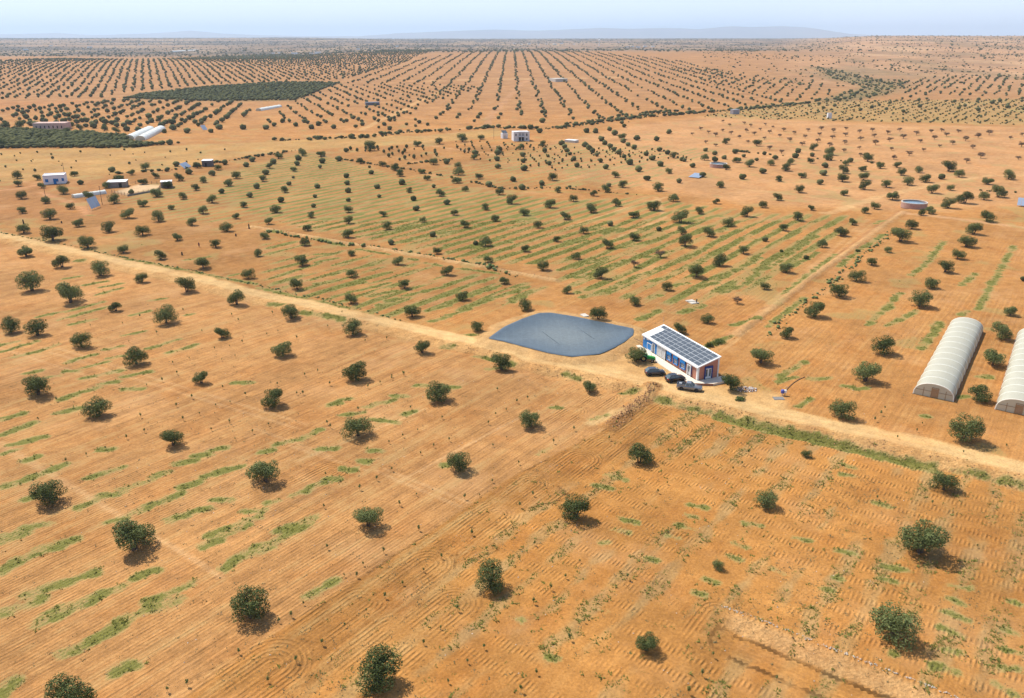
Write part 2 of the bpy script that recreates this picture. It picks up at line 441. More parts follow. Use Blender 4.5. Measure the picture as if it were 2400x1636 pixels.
M_LINER0 = mat("liner", (.06, .09, .13), .42, 0, .2, .35, 0, .5)
M_BRICKT = mat("tank_brick", (.40, .24, .19), .85, 0, .2, 1.2, .02)
M_STONE = mat("stone", (.50, .42, .34), .9, 0, .25, 3, .03)
M_WOOD = mat("bare_wood", (.36, .23, .12), .8, 0, .25, 5)
M_BLACK = mat("black_plastic", (.02, .02, .022), .5, 0, .2, 5)
def solar_mat():
    k = NT("solar_cells"); tc = k.n("ShaderNodeTexCoord").outputs["Object"]
    b = k.n("ShaderNodeTexBrick"); b.offset = 0; b.inputs["Scale"].default_value = 1
    b.inputs["Color1"].default_value = (.048, .060, .072, 1); b.inputs["Color2"].default_value = (.062, .072, .084, 1); b.inputs["Mortar"].default_value = (.20, .22, .25, 1)
    b.inputs["Mortar Size"].default_value = .007; b.inputs["Brick Width"].default_value = .165; b.inputs["Row Height"].default_value = .165
    k.l(tc, b.inputs["Vector"]); k.l(b.outputs[0], k.b.inputs["Base Color"])
    k.b.inputs["Roughness"].default_value = .22; k.b.inputs["Specular IOR Level"].default_value = .6
    return k.m
M_SOLAR = solar_mat()
# ------------------------------------------------------------------ ground
def axis(parts):
    out = [parts[0][0]]
    for a, b, st in parts:
        n = max(1, int(round((b - a) / st))); out += list(np.linspace(a, b, n + 1)[1:])
    return out
def geo(a, b, r):
    o = []; st = a * (r - 1); q = a
    while q < b: q = q * r; o.append(q)
    return o
ys = np.array(axis([(18, 58, 2.5), (58, 205, .5), (205, 285, .8), (285, 420, 1.3), (420, 700, 3.0)]) + geo(700, 46000, 1.02))
xp = axis([(0, 62, .6), (62, 130, .85), (130, 260, 1.6), (260, 500, 4.0)]) + geo(500, 50000, 1.07)
xs = np.array([-q for q in xp[::-1]][:-1] + xp)
GX, GY = np.meshgrid(xs, ys)
keep = np.abs(GX) < 1.1 * GY + 90
idx = -np.ones(GX.shape, int)
kq = keep[:-1, :-1] & keep[1:, :-1] & keep[:-1, 1:] & keep[1:, 1:]
use = np.zeros_like(keep)
for a in (0, 1):
    for b in (0, 1): use[a:a + kq.shape[0], b:b + kq.shape[1]] |= kq
idx[use] = np.arange(use.sum())
vx, vy = GX[use], GY[use]
P = np.stack([vx, vy], -1)
vz = height(vx, vy)
r, c = np.nonzero(kq)
FQ = np.stack([idx[r, c], idx[r, c + 1], idx[r + 1, c + 1], idx[r + 1, c]], -1)

def poly(s): return W(*np.array(s, float).T)[0][:, :2]
def blend(col, m, new): return col * (1 - m[:, None]) + np.array(new)[None] * m[:, None]
uu, ww = uw(vx, vy)
soil = np.tile(np.array([.43, .205, .076]), (len(vx), 1))
fur = np.zeros(len(vx)); rgh = np.zeros(len(vx)); grn = np.zeros(len(vx)); phase = ww * 2 * math.pi / 1.3
dR, sR, aR = pdist(P, ROAD); sdR = dR * sR
camside = sdR < 0
def region(pts, soft=6): return pmask(P, poly(pts), soft) * (.75 + .25 * vnoise(vx, vy, 14, 31))
# far country
dist = vy
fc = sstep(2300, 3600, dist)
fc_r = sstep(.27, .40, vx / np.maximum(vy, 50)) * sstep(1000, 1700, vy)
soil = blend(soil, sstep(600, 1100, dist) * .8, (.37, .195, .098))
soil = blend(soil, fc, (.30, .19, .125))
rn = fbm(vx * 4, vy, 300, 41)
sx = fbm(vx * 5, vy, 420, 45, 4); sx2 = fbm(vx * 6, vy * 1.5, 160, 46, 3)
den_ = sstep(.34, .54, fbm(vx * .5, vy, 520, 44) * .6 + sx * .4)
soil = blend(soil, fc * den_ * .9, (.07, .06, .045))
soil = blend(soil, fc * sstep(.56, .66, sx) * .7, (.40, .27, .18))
soil = blend(soil, fc_r, (.43, .245, .15))
mid_ = sstep(900, 2000, vy)
soil *= (1 + mid_ * (sx2 - .5) * .55 * np.maximum(fc_r, fc))[:, None]
soil = blend(soil, fc_r * sstep(.52, .64, rn) * .55, (.24, .145, .09))
soil = blend(soil, fc_r * sstep(.56, .66, sx) * .55, (.17, .14, .085))
soil = blend(soil, fc_r * sstep(.46, .36, sx) * .5, (.54, .35, .23))
# mid country fields
soil = blend(soil, region([(1150, 392), (1320, 328), (1500, 292), (1700, 272), (2000, 290), (2500, 300), (2500, 478), (2100, 492), (1800, 482), (1500, 442)], 10), (.50, .265, .135))
soil = blend(soil, region([(-200, 352), (0, 352), (320, 345), (640, 332), (800, 320), (1000, 318), (1160, 302), (1205, 316), (1000, 336), (700, 352), (540, 372), (420, 394), (150, 420), (-200, 436)], 4), (.43, .255, .105))
soil = blend(soil, region([(-100, 440), (100, 425), (170, 428), (260, 420), (330, 470), (250, 505), (100, 520), (-100, 520)], 6), (.36, .145, .068))
viney = region([(1640, 275), (1740, 250), (1900, 238), (2500, 228), (2500, 296), (2000, 285)], 8)
soil = blend(soil, viney * .6, (.36, .235, .10)); grn = np.maximum(grn, viney * (.22 + .22 * np.sin(ww * 2 * math.pi / 9)))
wadi = region([(1900, 155), (1990, 170), (2060, 188), (2115, 190), (2120, 205), (2080, 222), (1990, 238), (1900, 238), (1950, 226), (2020, 205), (1940, 180)], 10)
soil = blend(soil, wadi * .8, (.17, .15, .075))
soil = blend(soil, region([(290, 232), (330, 222), (470, 206), (640, 195), (800, 195), (760, 207), (690, 236), (480, 238)], 6) * .8, (.16, .13, .06))
soil = blend(soil, region([(-200, 302), (60, 304), (290, 318), (310, 338), (100, 345), (-200, 350)], 4) * .8, (.14, .12, .055))
soil = blend(soil, region([(-100, 236), (150, 236), (280, 232), (180, 246), (0, 262), (-100, 262)], 8) * .6, (.40, .17, .07))
midl = (vy > 215) * (~camside) * sstep(90, -30, vx - .12 * (vy - 300)) * sstep(640, 520, vy)
soil = blend(soil, midl * .75 * (1 - region([(-200, 352), (0, 352), (320, 345), (640, 332), (800, 320), (1000, 318), (1160, 302), (1205, 316), (1000, 336), (700, 352), (540, 372), (420, 394), (150, 420), (-200, 436)], 4)), (.34, .165, .062))
soil = blend(soil, region([(268, 450), (300, 459), (372, 446), (380, 434), (330, 431)], 1.5), (.58, .41, .29))
# near fields
PL = np.array([flat(330, 1700), flat(608, 1500), flat(1010, 1236), flat(1180, 1120), flat(1420, 996)])
w_pl = float(np.median(uw(PL[:, 0], PL[:, 1])[1]))
e_pl = ww - np.interp(uu, np.sort(uw(PL[:, 0], PL[:, 1])[0]), uw(PL[:, 0], PL[:, 1])[1][np.argsort(uw(PL[:, 0], PL[:, 1])[0])])
nearc = sstep(1.5, 7, -sdR) * (vy < 420)
left = nearc * sstep(.25, -.25, e_pl); right = nearc * sstep(-.25, .25, e_pl)
soil = blend(soil, left * .9, (.44, .222, .095))
soil = blend(soil, right * .9, (.45, .208, .066))
head = right * sstep(11.0, 6.5, e_pl + (vnoise(vx, vy, 5, 33) - .5) * 5)
soil = blend(soil, head * .75, (.34, .155, .05))
# plough lines: along the rows in the left field and all fields behind the road
lfar = sstep(260, 90, np.hypot(vx, vy))
phase = np.where(left > .4, ww * 2 * math.pi / .62, phase)
fur = np.maximum(fur, left * (.08 + .42 * sstep(125, 95, vy + .25 * vx) * sstep(.35, .6, fbm(vx, vy, 18, 34) + .15)))
fur = np.maximum(fur, (1 - nearc) * sstep(360, 240, vy) * .45 * sstep(.3, .6, fbm(vx, vy, 30, 35)))
# tyre lug marks of the right field
band = sstep(.45, .75, np.abs(((uu + .25 * np.sin(ww / 9)) % 3.9) / 3.9 - .5) * 2)
rr = right * (1 - head)
phase = np.where(rr > .5, ww * 2 * math.pi / .60, phase)
fur = np.maximum(fur, rr * band * sstep(.34, .5, fbm(vx, vy, 9, 36)) * .95)
soil = blend(soil, rr * (1 - band) * .25, (.39, .18, .058))
dryp = rr * sstep(.45, .8, np.cos(ww * 2 * math.pi / 4.9) * .5 + .5 + (vnoise(vx, vy, 2.5, 37) - .5) * .9) * sstep(.35, .6, fbm(uu / 3, ww, 4, 38))
soil = blend(soil, dryp * .55, (.36, .255, .135))
# headland and U-turn loops
phase = np.where(head > .4, ww * 2 * math.pi / .66, phase)
fur = np.maximum(fur, head * .95)
for (t, x, y, R) in (('c1', 960, 760, 5.2), ('c1', 1560, 400, 4.2), ('c1', 1290, 1080, 5.5), ('c1', 150, 1330, 5.5), ('b1', 2190, 1400, 4.6), ('b2', 860, 760, 4.8), ('b2', 1500, 600, 7.5), ('b2', 1390, 600, 3.4),
                     ('b2', 640, 900, 4.2), ('b2', 180, 1120, 3.6), ('c2', 1870, 840, 3.2), ('b2', 860, 330, 4.0), ('b2', 560, 460, 3.6), ('c1', 1800, 760, 3.8), ('b1', 700, 1010, 4.0)):
    cx, cy = flat(*px(t, x, y), -1.4)
    cu, cw = uw(vx - cx, vy - cy)
    d = np.hypot(np.maximum(cu, 0), cw); lg = 5 + R
    m = (d < R) & (cu > -lg) & (nearc > .5)
    phase = np.where(m, d * 2 * math.pi / .66, phase)
    new = sstep(R - .1, R - .9, d) * sstep(.35, 1.0, d) * sstep(-lg, -lg + 4, cu) * .95
    old = fur * sstep(.2, 1.1, np.maximum(d - R, np.where(cu < -lg, -lg - cu, -9)))
    fur = np.where(nearc > .5, np.where(m, new, old), fur)
    soil = blend(soil, m * sstep(R, R - 1, d) * sstep(-lg, 0, cu) * .4, (.43, .21, .075))
# paths, banks, road
def line_mask(pts, w, soft=.5, n=1.0):
    d, s, a = pdist(P, pts); return sstep(w + soft, w - soft, d + (vnoise(vx, vy, 2.4, 51) - .5) * n), d * s, a
er = -sdR + (vnoise(vx, vy, 2.2, 21) - .5) * .9
bank = sstep(2.2, 2.8, er) * sstep(6.2, 5.2, er) * (vy < 420)
soil = blend(soil, bank * .95, (.64, .375, .18)); rgh = np.maximum(rgh, bank); fur *= 1 - bank
road = sstep(3.1, 2.2, np.abs(sdR - .1 + (vnoise(vx, vy, 3, 52) - .5) * 1.2))
yard = pmask(P, poly([(1380, 845), (1450, 835), (1500, 815), (1560, 850), (1640, 900), (1720, 905), (1830, 925), (1850, 965), (1700, 938), (1560, 908), (1480, 886), (1400, 866)]), 1.6)
yard *= .55 + .45 * vnoise(vx, vy, 4, 53)
roadall = np.maximum(road, yard)
soil = blend(soil, roadall * .9, (.60, .385, .20)); fur *= 1 - roadall
ruts = road * (np.exp(-((sdR - .9) / .35) ** 2) + np.exp(-((sdR + .9) / .35) ** 2))
soil = blend(soil, ruts * .4, (.66, .46, .27))
for pts, w, c in ((BUND, 1.25, (.58, .355, .19)), (RPATH, 1.15, (.55, .32, .165)),):
    m, sd, a = line_mask(pts, w); soil = blend(soil, m * .9, c); fur *= 1 - m; rgh = np.maximum(rgh, m * .6)
m, sd, a = line_mask(RPATH, 2.6, .6); m2 = m * sstep(.7, 1.3, -sd)
soil = blend(soil, m2 * .8, (.40, .20, .095)); rgh = np.maximum(rgh, m2)
m, sd, a = line_mask(SPUR, 2.0, .4); soil = blend(soil, m * .9, (.37, .185, .075)); rgh = np.maximum(rgh, m); fur *= 1 - m
m, sd, a = line_mask(flat([1520, 1475, 1395], [918, 955, 990], -.8), 1.2, .8, 1.5); soil = blend(soil, m * .8, (.58, .38, .20)); fur *= 1 - m
dB, sB, aB = pdist(P, BANK2); sdB = dB * sB
mb = sstep(.1, .7, -sdB) * sstep(3.6, 2.8, -sdB) * sstep(.2, 3, aB)
soil = blend(soil, mb * .9, (.64, .37, .185)); rgh = np.maximum(rgh, mb); fur *= 1 - mb
mb = sstep(3.4, 4.2, -sdB) * sstep(9, 6.5, -sdB) * sstep(-.1, 3, aB)
phase = np.where(mb > .3, -sdB * 2 * math.pi / .8, phase); fur = np.maximum(fur, mb * .6)
dP, _, _ = pdist(P, POND, True); inP = inside(P, POND)
mp = sstep(4.8, 3.4, dP + (vnoise(vx, vy, 2, 54) - .5) * 2) * ~inP
soil = blend(soil, mp * .85, (.55, .335, .17)); rgh = np.maximum(rgh, mp * .7); fur *= 1 - mp
for pts, w, c, q in (([(2500, 410), (2320, 411), (2185, 432), (2075, 458), (1996, 482), (1940, 500)], 2.6, (.56, .335, .175), .8), ([(1700, 440), (1830, 452), (1930, 466), (2000, 478)], 2.2, (.56, .33, .17), .6),
                     ([(-60, 452), (40, 443), (95, 433)], 2.4, (.48, .23, .12), .8), ([(95, 452), (160, 472), (200, 492), (205, 505)], 2.0, (.50, .24, .13), .7),
                     ([(1140, 296), (1150, 272), (1190, 228), (1235, 186)], 4.0, (.42, .22, .12), .9), ([(845, 305), (900, 278), (980, 238), (1060, 203)], 3.5, (.50, .29, .14), .9),
                     ([(850, 316), (1000, 304), (1140, 298)], 3, (.50, .29, .14), .6), ([(1010, 190), (1150, 186), (1320, 184), (1450, 180)], 9, (.52, .32, .18), .7), ([(960, 334), (1080, 352), (1180, 362)], 2.0, (.50, .28, .15), .6),
                     ([(1600, 278), (1900, 292), (2400, 312)], 2.5, (.56, .33, .18), .5), ([(1320, 424), (1500, 378), (1620, 345)], 2, (.52, .29, .15), .5), ([(1180, 447), (1400, 452), (1540, 458)], 1.6, (.33, .24, .085), .5),
                     ([(1440, 560), (1560, 510), (1540, 462)], 1.2, (.55, .33, .17), .6), ([(1330, 535), (1430, 500), (1560, 462)], 1.4, (.55, .33, .17), .6), ([(1640, 842), (1700, 800), (1900, 628), (2035, 512)], 1.1, (.52, .29, .14), .55), ([(1650, 848), (1722, 800), (1920, 628), (2050, 515)], .5, (.54, .32, .16), .6),
                     ([(2110, 500), (2200, 508), (2420, 535)], 2.4, (.55, .31, .18), .7), ([(560, 600), (600, 600)], 1, (.5, .3, .15), .2)):
    d, s, a = pdist(P, poly(pts)); m = sstep(w * 1.2, w * .6, d + (vnoise(vx, vy, 3, 55) - .5) * w) ; soil = blend(soil, m * q, c); fur *= 1 - m * .7
# pale tyre tracks crossing the left field
for a, b in (((120, 830), (700, 1010)), ((140, 822), (720, 1000)), ((0, 1040), (520, 1360)), ((0, 1052), (480, 1330)), ((680, 1050), (860, 1108)), ((880, 1108), (1080, 1190)), ((900, 1104), (1100, 1180)), ((0, 820), (300, 915)), ((700, 1085), (1000, 960)), ((930, 1135), (1240, 970)), ((600, 1010), (780, 1075))):
    d, s, q = pdist(P, flat(*np.array([a, b]).T, -1.0)); m = sstep(.5, .15, d) * nearc; soil = blend(soil, m * .6, (.56, .33, .18)); fur *= 1 - m * .8
# ---- green strips
STROKES = {
 'a0': "600,970,930,880 340,1015,560,970 520,1045,980,920 660,1080,870,1035 870,820,1090,755 760,730,970,690 920,745,1110,710 1110,1185,1310,1145 960,1310,1110,1280 1320,1305,1450,1275 1480,1260,1610,1220 1530,1340,1800,1260 610,1425,850,1355 740,1480,980,1420 980,1390,1110,1370 0,1270,140,1240 120,1295,340,1235 0,1335,100,1310 140,1380,360,1325 590,670,740,645 1100,1560,1350,1510 590,1510,720,1505 970,1525,1100,1500 220,1530,370,1500 430,1565,530,1545 430,1300,520,1270 1350,870,1490,845 1200,1000,1350,960 740,1570,870,1550 690,510,760,505 0,260,120,300 120,300,420,370 420,370,900,450 900,450,1500,560 1500,560,2318,720 1690,500,1890,470 1680,1000,1760,990 2080,640,2160,625 800,95,840,95",
 'b0': "0,655,310,545 130,740,400,670 50,1120,300,1030 800,1040,1110,950 1090,1160,1370,1060 1370,1040,1530,980 920,1210,1040,1190 700,1320,850,1260 1150,1390,1620,1190 1640,1130,1800,1080 1860,1030,1960,1000 1580,920,1760,880 1750,845,1880,830 1920,790,2030,770 1530,1430,1900,1310 1920,1240,2090,1240 2040,970,2160,940 1900,1570,2230,1430 2230,1350,2318,1340 980,1440,1160,1400 210,1500,440,1460 0,1570,230,1540 10,515,200,460 240,880,330,855 450,970,570,930 230,1240,370,1190 500,460,740,410 560,330,900,210 900,195,1060,170 0,830,170,780 1130,240,1280,240 2130,185,2260,180 920,780,1000,780",
 'c0': "0,180,230,90 0,440,140,360 150,330,390,240 380,220,510,230 500,190,700,140 230,650,830,460 240,760,380,680 330,930,1060,590 380,860,900,640 1410,700,1720,540 1440,750,1610,690 1110,880,1270,800 800,1080,1080,940 580,1170,710,1130 1060,1340,1200,1290 1250,480,1400,430 1850,200,2230,20 2030,400,2318,220 0,810,100,780 0,1560,130,1420 1300,730,1400,780",
 'b1': "180,745,380,700 400,700,580,600 50,810,160,790 560,790,760,770 480,1130,640,1080 640,1060,730,1050 310,1200,480,1150 110,1280,200,1250 0,1400,80,1330 200,1530,550,1380 300,1500,500,1400 980,400,1230,340 650,380,760,360 760,335,850,330 1230,300,1340,300 1050,510,1280,545 1360,460,1430,440 1450,210,1520,210 1740,225,1820,225 1705,930,1780,910 780,960,880,970 950,890,1020,900 2090,55,2240,50 1040,800,1130,800 800,470,950,450",
 'c1': "0,240,480,0 20,260,300,100 480,660,740,510", 
 'b2': "225,830,350,770 350,405,440,410 1000,280,1160,240 480,100,620,150 1300,330,1470,370 1310,350,1460,375 1530,400,1690,420 1720,450,1800,465 1920,500,2318,630 1950,520,2318,640 870,1010,1020,1060 1010,1420,1130,1450 930,1510,1030,1540 730,510,870,470 760,1110,900,1150 1620,1290,1740,1310 1500,1470,1610,1500 1600,1390,1670,1400 2090,1440,2250,1480",
 'b3': "0,600,350,670 0,610,340,690 400,710,620,760 550,730,1000,840 600,740,1000,850 1000,830,1480,930 1000,860,1480,950 1700,970,1960,1030 2090,1070,2318,1110 400,140,560,150 90,170,250,130 690,210,770,220 800,240,900,230 270,400,380,330 680,920,770,950 670,1010,750,1020 970,1270,1090,1290 1400,490,1450,485 1740,320,1800,310 1890,130,2010,120",
 'c2': "930,60,1030,90 810,180,880,180 1220,310,1310,340 1420,110,1520,140 1640,610,1740,640 1720,500,1850,540 1950,280,2070,330 350,1220,420,1225 10,860,80,870 2100,5,2250,20 2010,190,2130,230 780,790,830,800",
 'c3': "240,130,360,160 640,250,770,280 1060,390,1250,430 1040,500,1260,550 1660,570,1810,590 1610,680,1790,730 1600,800,1810,880 1570,940,1760,1020 1620,1140,1740,1160 1500,1280,1720,1350 1500,1310,1720,1370 2150,1150,2300,1180 2090,1290,2240,1320 2050,1450,2200,1540 2140,960,2220,1000 510,590,580,610 600,490,650,510 40,420,140,460 1140,1170,1190,1180 2210,710,2318,740",
 'a3': "900,1090,1200,800 1290,640,1430,540 1430,540,1590,330 1750,730,1880,620 1900,950,2050,680 2050,680,2230,370 990,1000,1120,920 1370,1300,1570,1070 1400,1280,1580,1080 1070,1100,1350,960 0,1100,330,840 640,560,830,410 830,410,1050,270 150,800,610,450 100,1560,330,1420 400,1575,560,1570 1900,1560,2010,1560 2010,720,2080,640 970,170,1040,145 30,560,450,280 0,580,200,440 220,560,450,430 1500,1100,1560,1060 1750,1000,1800,960",
 'a2': "590,660,760,610 760,600,1030,500 920,740,1100,660 1100,660,1300,590 1300,590,1620,470 640,840,920,750 360,400,660,320 640,840,880,790 1710,750,1850,700 1850,690,2250,480 1890,800,2100,720 2100,720,2318,560 1620,560,1760,490 1760,490,2030,350 1620,470,1880,320 1150,1040,1330,960 1530,980,1720,910 690,235,820,205 820,265,980,210 1160,220,1300,180 1000,390,1300,320 1640,270,1770,210 1840,250,1950,225 1910,290,2080,230 550,570,900,465 440,590,560,560 1470,730,1580,710 680,770,830,710 1240,850,1330,820 1780,120,1900,100 0,170,200,120 0,120,270,60 0,800,130,740 0,880,100,830 580,800,600,790 2240,590,2318,540 1480,190,1700,130 1220,480,1440,420 1270,690,1340,670 500,330,690,290 1760,1290,1960,1200 2000,1090,2230,1010",
 'a1': "540,140,960,90 1280,215,1860,100 1130,195,1450,130 930,290,1500,190 1500,215,1720,175 960,180,1130,160 1330,340,1560,290 1560,270,1940,220 1650,270,1780,235 1700,370,1950,310 1740,430,2030,370 1750,490,1960,440 1960,400,2250,290 2070,210,2318,160 1980,180,2200,140 2230,350,2318,340 550,520,740,480 700,550,870,500 920,570,1100,535 480,680,740,620 540,710,740,680 980,610,1160,560 690,770,980,700 720,830,820,810 850,790,1220,710 1010,830,1270,780 1100,910,1310,850 1330,830,1550,780 1480,790,1720,740 1720,720,1950,660 1490,880,1830,790 1830,760,2050,700 1560,960,1750,910 1750,1000,1930,940 1580,1060,1750,1010 1960,920,2318,790 1930,830,2190,740 2000,780,2150,760 1180,870,1280,840 20,750,600,890 600,880,1250,1050 1270,1060,1660,1140 430,960,800,1050 430,980,790,1020 1820,1190,1990,1180 1690,1290,1770,1290 2000,1370,2318,1440 120,240,220,250 520,310,640,330 660,345,830,375 930,400,1200,450 1390,490,1470,500 1540,530,1680,550 1830,580,2190,620 560,450,680,440 130,900,230,900"}
SEG = []; SWD = []
for t, s in STROKES.items():
    for q in s.split():
        a = [float(k) for k in q.split(',')]; p0 = px(t, a[0], a[1]); p1 = px(t, a[2], a[3]); SEG.append((*p0, *p1)); SWD.append({'a0': .55, 'b0': .75, 'c0': .85, 'b1': .62, 'c1': .75, 'b2': .34, 'b3': .45, 'c2': .3, 'c3': .34, 'a2': .85, 'a3': .6, 'a1': .62}.get(t, .5))
SEG = np.array(SEG)
zoff = 0
S0 = Wn(SEG[:, 0], SEG[:, 1])[0][:, :2]; S1 = Wn(SEG[:, 2], SEG[:, 3])[0][:, :2]
for a, b, ws_ in zip(S0, S1, SWD):
    L = math.hypot(*(b - a)); m = (np.abs(vx - (a[0] + b[0]) / 2) < L / 2 + 4) & (np.abs(vy - (a[1] + b[1]) / 2) < L / 2 + 4)
    if not m.any(): continue
    d, s, arc = pdist(P[m], np.array([a, b]))
    hw = ws_ + .0016 * max(a[1] - 80, 0)
    e = d + (vnoise(vx[m], vy[m], 1.3, 61) - .5) * 1.0
    grn[m] = np.maximum(grn[m], sstep(hw + .9, hw - .5, e) * (.5 + .5 * sstep(.25, .6, vnoise(vx[m], vy[m], 1.9, 62))))
# regular green strips of the middle fields
FAM = region([(560, 396), (720, 352), (1000, 430), (1330, 470), (1520, 462), (1290, 640), (700, 532), (480, 470)], 8) * (vy > 262)
st = sstep(.32, .58, np.cos((ww + 1.2 * vnoise(vx, vy, 30, 63)) * 2 * math.pi / 6.2) * .5 + .5)
pat = fbm(uu / 14, ww / 3.0, 1.0, 64)
grn = np.maximum(grn, FAM * st * (.6 + .4 * sstep(.35, .55, pat)))
F3 = region([(1290, 640), (1330, 470), (1560, 470), (1800, 500), (2020, 505), (1850, 640), (1640, 720), (1480, 705), (1330, 668)], 5); F4 = region([(600, 548), (1290, 672), (1150, 740), (1010, 768), (620, 682)], 5)
grn = np.maximum(grn, np.maximum(F3 * (.45 + .55 * sstep(.36, .56, pat)) * .95, F4 * (.25 + .75 * sstep(.40, .58, pat)) * .85) * st)
FAM2 = np.maximum(region([(900, 420), (1320, 330), (1700, 350), (1500, 440), (1200, 440)], 8), region([(250, 470), (500, 400), (560, 396), (480, 470), (700, 540), (420, 520)], 8)) 
grn = np.maximum(grn, FAM2 * st * (.4 + .6 * sstep(.4, .6, pat)) * .62)
grn = np.maximum(grn, (1 - nearc) * (vy < 800) * sstep(.60, .74, fbm(vx, vy, 11, 65)) * .35)
d, s, q = pdist(P, Wn(*np.array([(1690, 982), (1790, 1003), (1900, 1031), (2000, 1056), (2110, 1083), (2190, 1104)], float).T)[0][:, :2]); grn = np.maximum(grn, sstep(2.0, .8, d + (vnoise(vx, vy, 1.5, 68) - .5) * 1.6) * (.6 + .5 * vnoise(vx, vy, 5, 69)))
grn *= (1 - roadall) * (1 - mp)
grn = np.where(inP, 0, grn)
soil = np.clip(soil * np.array([1.0, .99, .82]), .02, .9)
streak = np.clip((.55 + .45 * nearc) * sstep(330, 180, np.hypot(vx, vy)) * (1 - roadall) * (1 - mp) * (1 - rgh) * (1 - .75 * rr) , 0, 1) + .35 * sstep(180, 330, np.hypot(vx, vy)) * sstep(900, 500, vy)
rgh = np.clip(rgh, 0, 1); fur = np.clip(fur, 0, 1)
AUX = np.stack([fur, rgh, np.clip(grn, 0, 1)], -1)
fm = np.zeros(len(FQ), int)
fm[bank[FQ].mean(1) > .5] = 2
fm[road[FQ].mean(1) > .5] = 1
V3 = np.stack([vx, vy, vz], -1)
for i, nme in enumerate(("ground", "dirt_road", "earth_bank")):
    f = FQ[fm == i]; u_, inv = np.unique(f, return_inverse=True)
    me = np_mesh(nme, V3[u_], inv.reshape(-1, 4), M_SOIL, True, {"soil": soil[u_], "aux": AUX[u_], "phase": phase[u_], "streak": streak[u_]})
    tag(link(nme, me), kind="structure")

# ------------------------------------------------------------------ far mountains
MT = [(-700, 88), (-300, 76), (0, 71), (40, 75), (70, 82), (160, 81), (260, 79), (330, 83), (470, 79), (540, 74), (600, 80), (680, 83), (760, 85), (900, 85), (960, 79), (1050, 76), (1150, 72), (1260, 74), (1380, 69),
      (1440, 71), (1520, 69), (1580, 71), (1650, 66), (1700, 67), (1760, 65), (1800, 67), (1850, 74), (1900, 80), (1980, 84), (2200, 87), (3100, 88)]
mu = np.arange(-700, 3100, 12.0); mv = np.interp(mu, [q[0] for q in MT], [q[1] for q in MT])
Vm = []
for k, (fr, dy) in enumerate(((0, -3200), (.45, -1900), (.75, -900), (1, 0), (.6, 1500), (0, 3500))):
    Y = 30000 + dy; X = (mu - 1200) / F_PX * 30000 * 1.06
    top = np.maximum(CAM_H + (86 - mv) / F_PX * 30000 * 1.05, 8)
    rg = (vnoise(mu, mu * 0 + k, 26, 71) - .5) * 60 * (0 < fr < 1)
    Vm.append(np.stack([X, Y + 900 * (vnoise(mu, mu * 0 + k, 60, 72) - .5), np.maximum(top * fr + rg, 0) if fr < 1 else top + (vnoise(mu, mu * 0, 14, 73) - .5) * 14], -1))
n = len(mu); Vm = np.concatenate(Vm); Fm = []
for k in range(5):
    i = np.arange(n - 1); Fm.append(np.stack([k * n + i, k * n + i + 1, (k + 1) * n + i + 1, (k + 1) * n + i], -1))
Fm = np.concatenate(Fm)
tag(link("mountain_range", np_mesh("mountain_range", Vm, Fm, mat("bare_rock", (.20, .15, .11), .95, 0, .3, .0006), True)), kind="structure")

# ------------------------------------------------------------------ grass and weeds (uncountable)
def tufts(name, x, y, hgt, nb, material, spread):
    n = len(x); z = height(x.copy(), y.copy())
    ang = rng.random((n, nb)) * 2 * math.pi; ln = hgt[:, None] * (.6 + .7 * rng.random((n, nb))); wd = ln * .42
    rx = x[:, None] + (rng.random((n, nb)) - .5) * spread; ry = y[:, None] + (rng.random((n, nb)) - .5) * spread
    tx = rx + np.cos(ang) * ln * 1.25; ty = ry + np.sin(ang) * ln * 1.25
    ax, ay = -np.sin(ang) * wd, np.cos(ang) * wd; zz = np.repeat(z[:, None], nb, 1) - .03
    V = np.stack([np.stack([rx - ax, ry - ay, zz], -1), np.stack([rx + ax, ry + ay, zz], -1), np.stack([tx, ty, zz + ln * .75], -1)], 2).reshape(-1, 3)
    o = link(name, np_mesh(name, V, np.arange(len(V)).reshape(-1, 3), material))
    return tag(o, kind="stuff")
g = AUX[:, 2]
cand = np.nonzero((vy < 330) & (vy > 64) & (np.abs(vx) < .68 * vy + 12) & ~inP)[0]
cell = np.interp(vy[cand], [60, 205, 285, 330], [.28, .45, 1.0, 1.5])
pr = sstep(.3, .75, g[cand]) * cell * 1.6
nrep = rng.poisson(np.clip(pr, 0, 6)); sel = np.repeat(cand, nrep)
if len(sel) > 42000: sel = rng.choice(sel, 42000, False)
tufts("grass", vx[sel] + (rng.random(len(sel)) - .5) * .9, vy[sel] + (rng.random(len(sel)) - .5) * .9, .16 + .2 * rng.random(len(sel)), 4, M_GRASS, .5)
dry = (nearc[cand] * (1 - road[cand]) * (.3 + sstep(.5, .62, fbm(vx[cand], vy[cand], 9, 66))) * (1 + 2 * right[cand] * sstep(.45, .6, vnoise(ww[cand], uu[cand] * 0, 4.8, 67))) + .35 * (1 - nearc[cand])) * (1 - roadall[cand])
sel = rng.choice(cand, 13000, True, dry / dry.sum())
tufts("dry_weeds", vx[sel] + (rng.random(len(sel)) - .5) * .9, vy[sel] + (rng.random(len(sel)) - .5) * .9, .08 + .14 * rng.random(len(sel)) ** 2, 4, M_WEED, .6)
wt = (dryp[cand] + .04 * right[cand]) * sstep(.35, .6, vnoise(vx[cand], vy[cand], 3.2, 70))
sel = rng.choice(cand, 3600, True, wt / wt.sum())
tufts("field_weeds", vx[sel] + (rng.random(len(sel)) - .5) * .9, vy[sel] + (rng.random(len(sel)) - .5) * .9, .14 + .2 * rng.random(len(sel)) ** 2, 5, M_GRASS, .6)
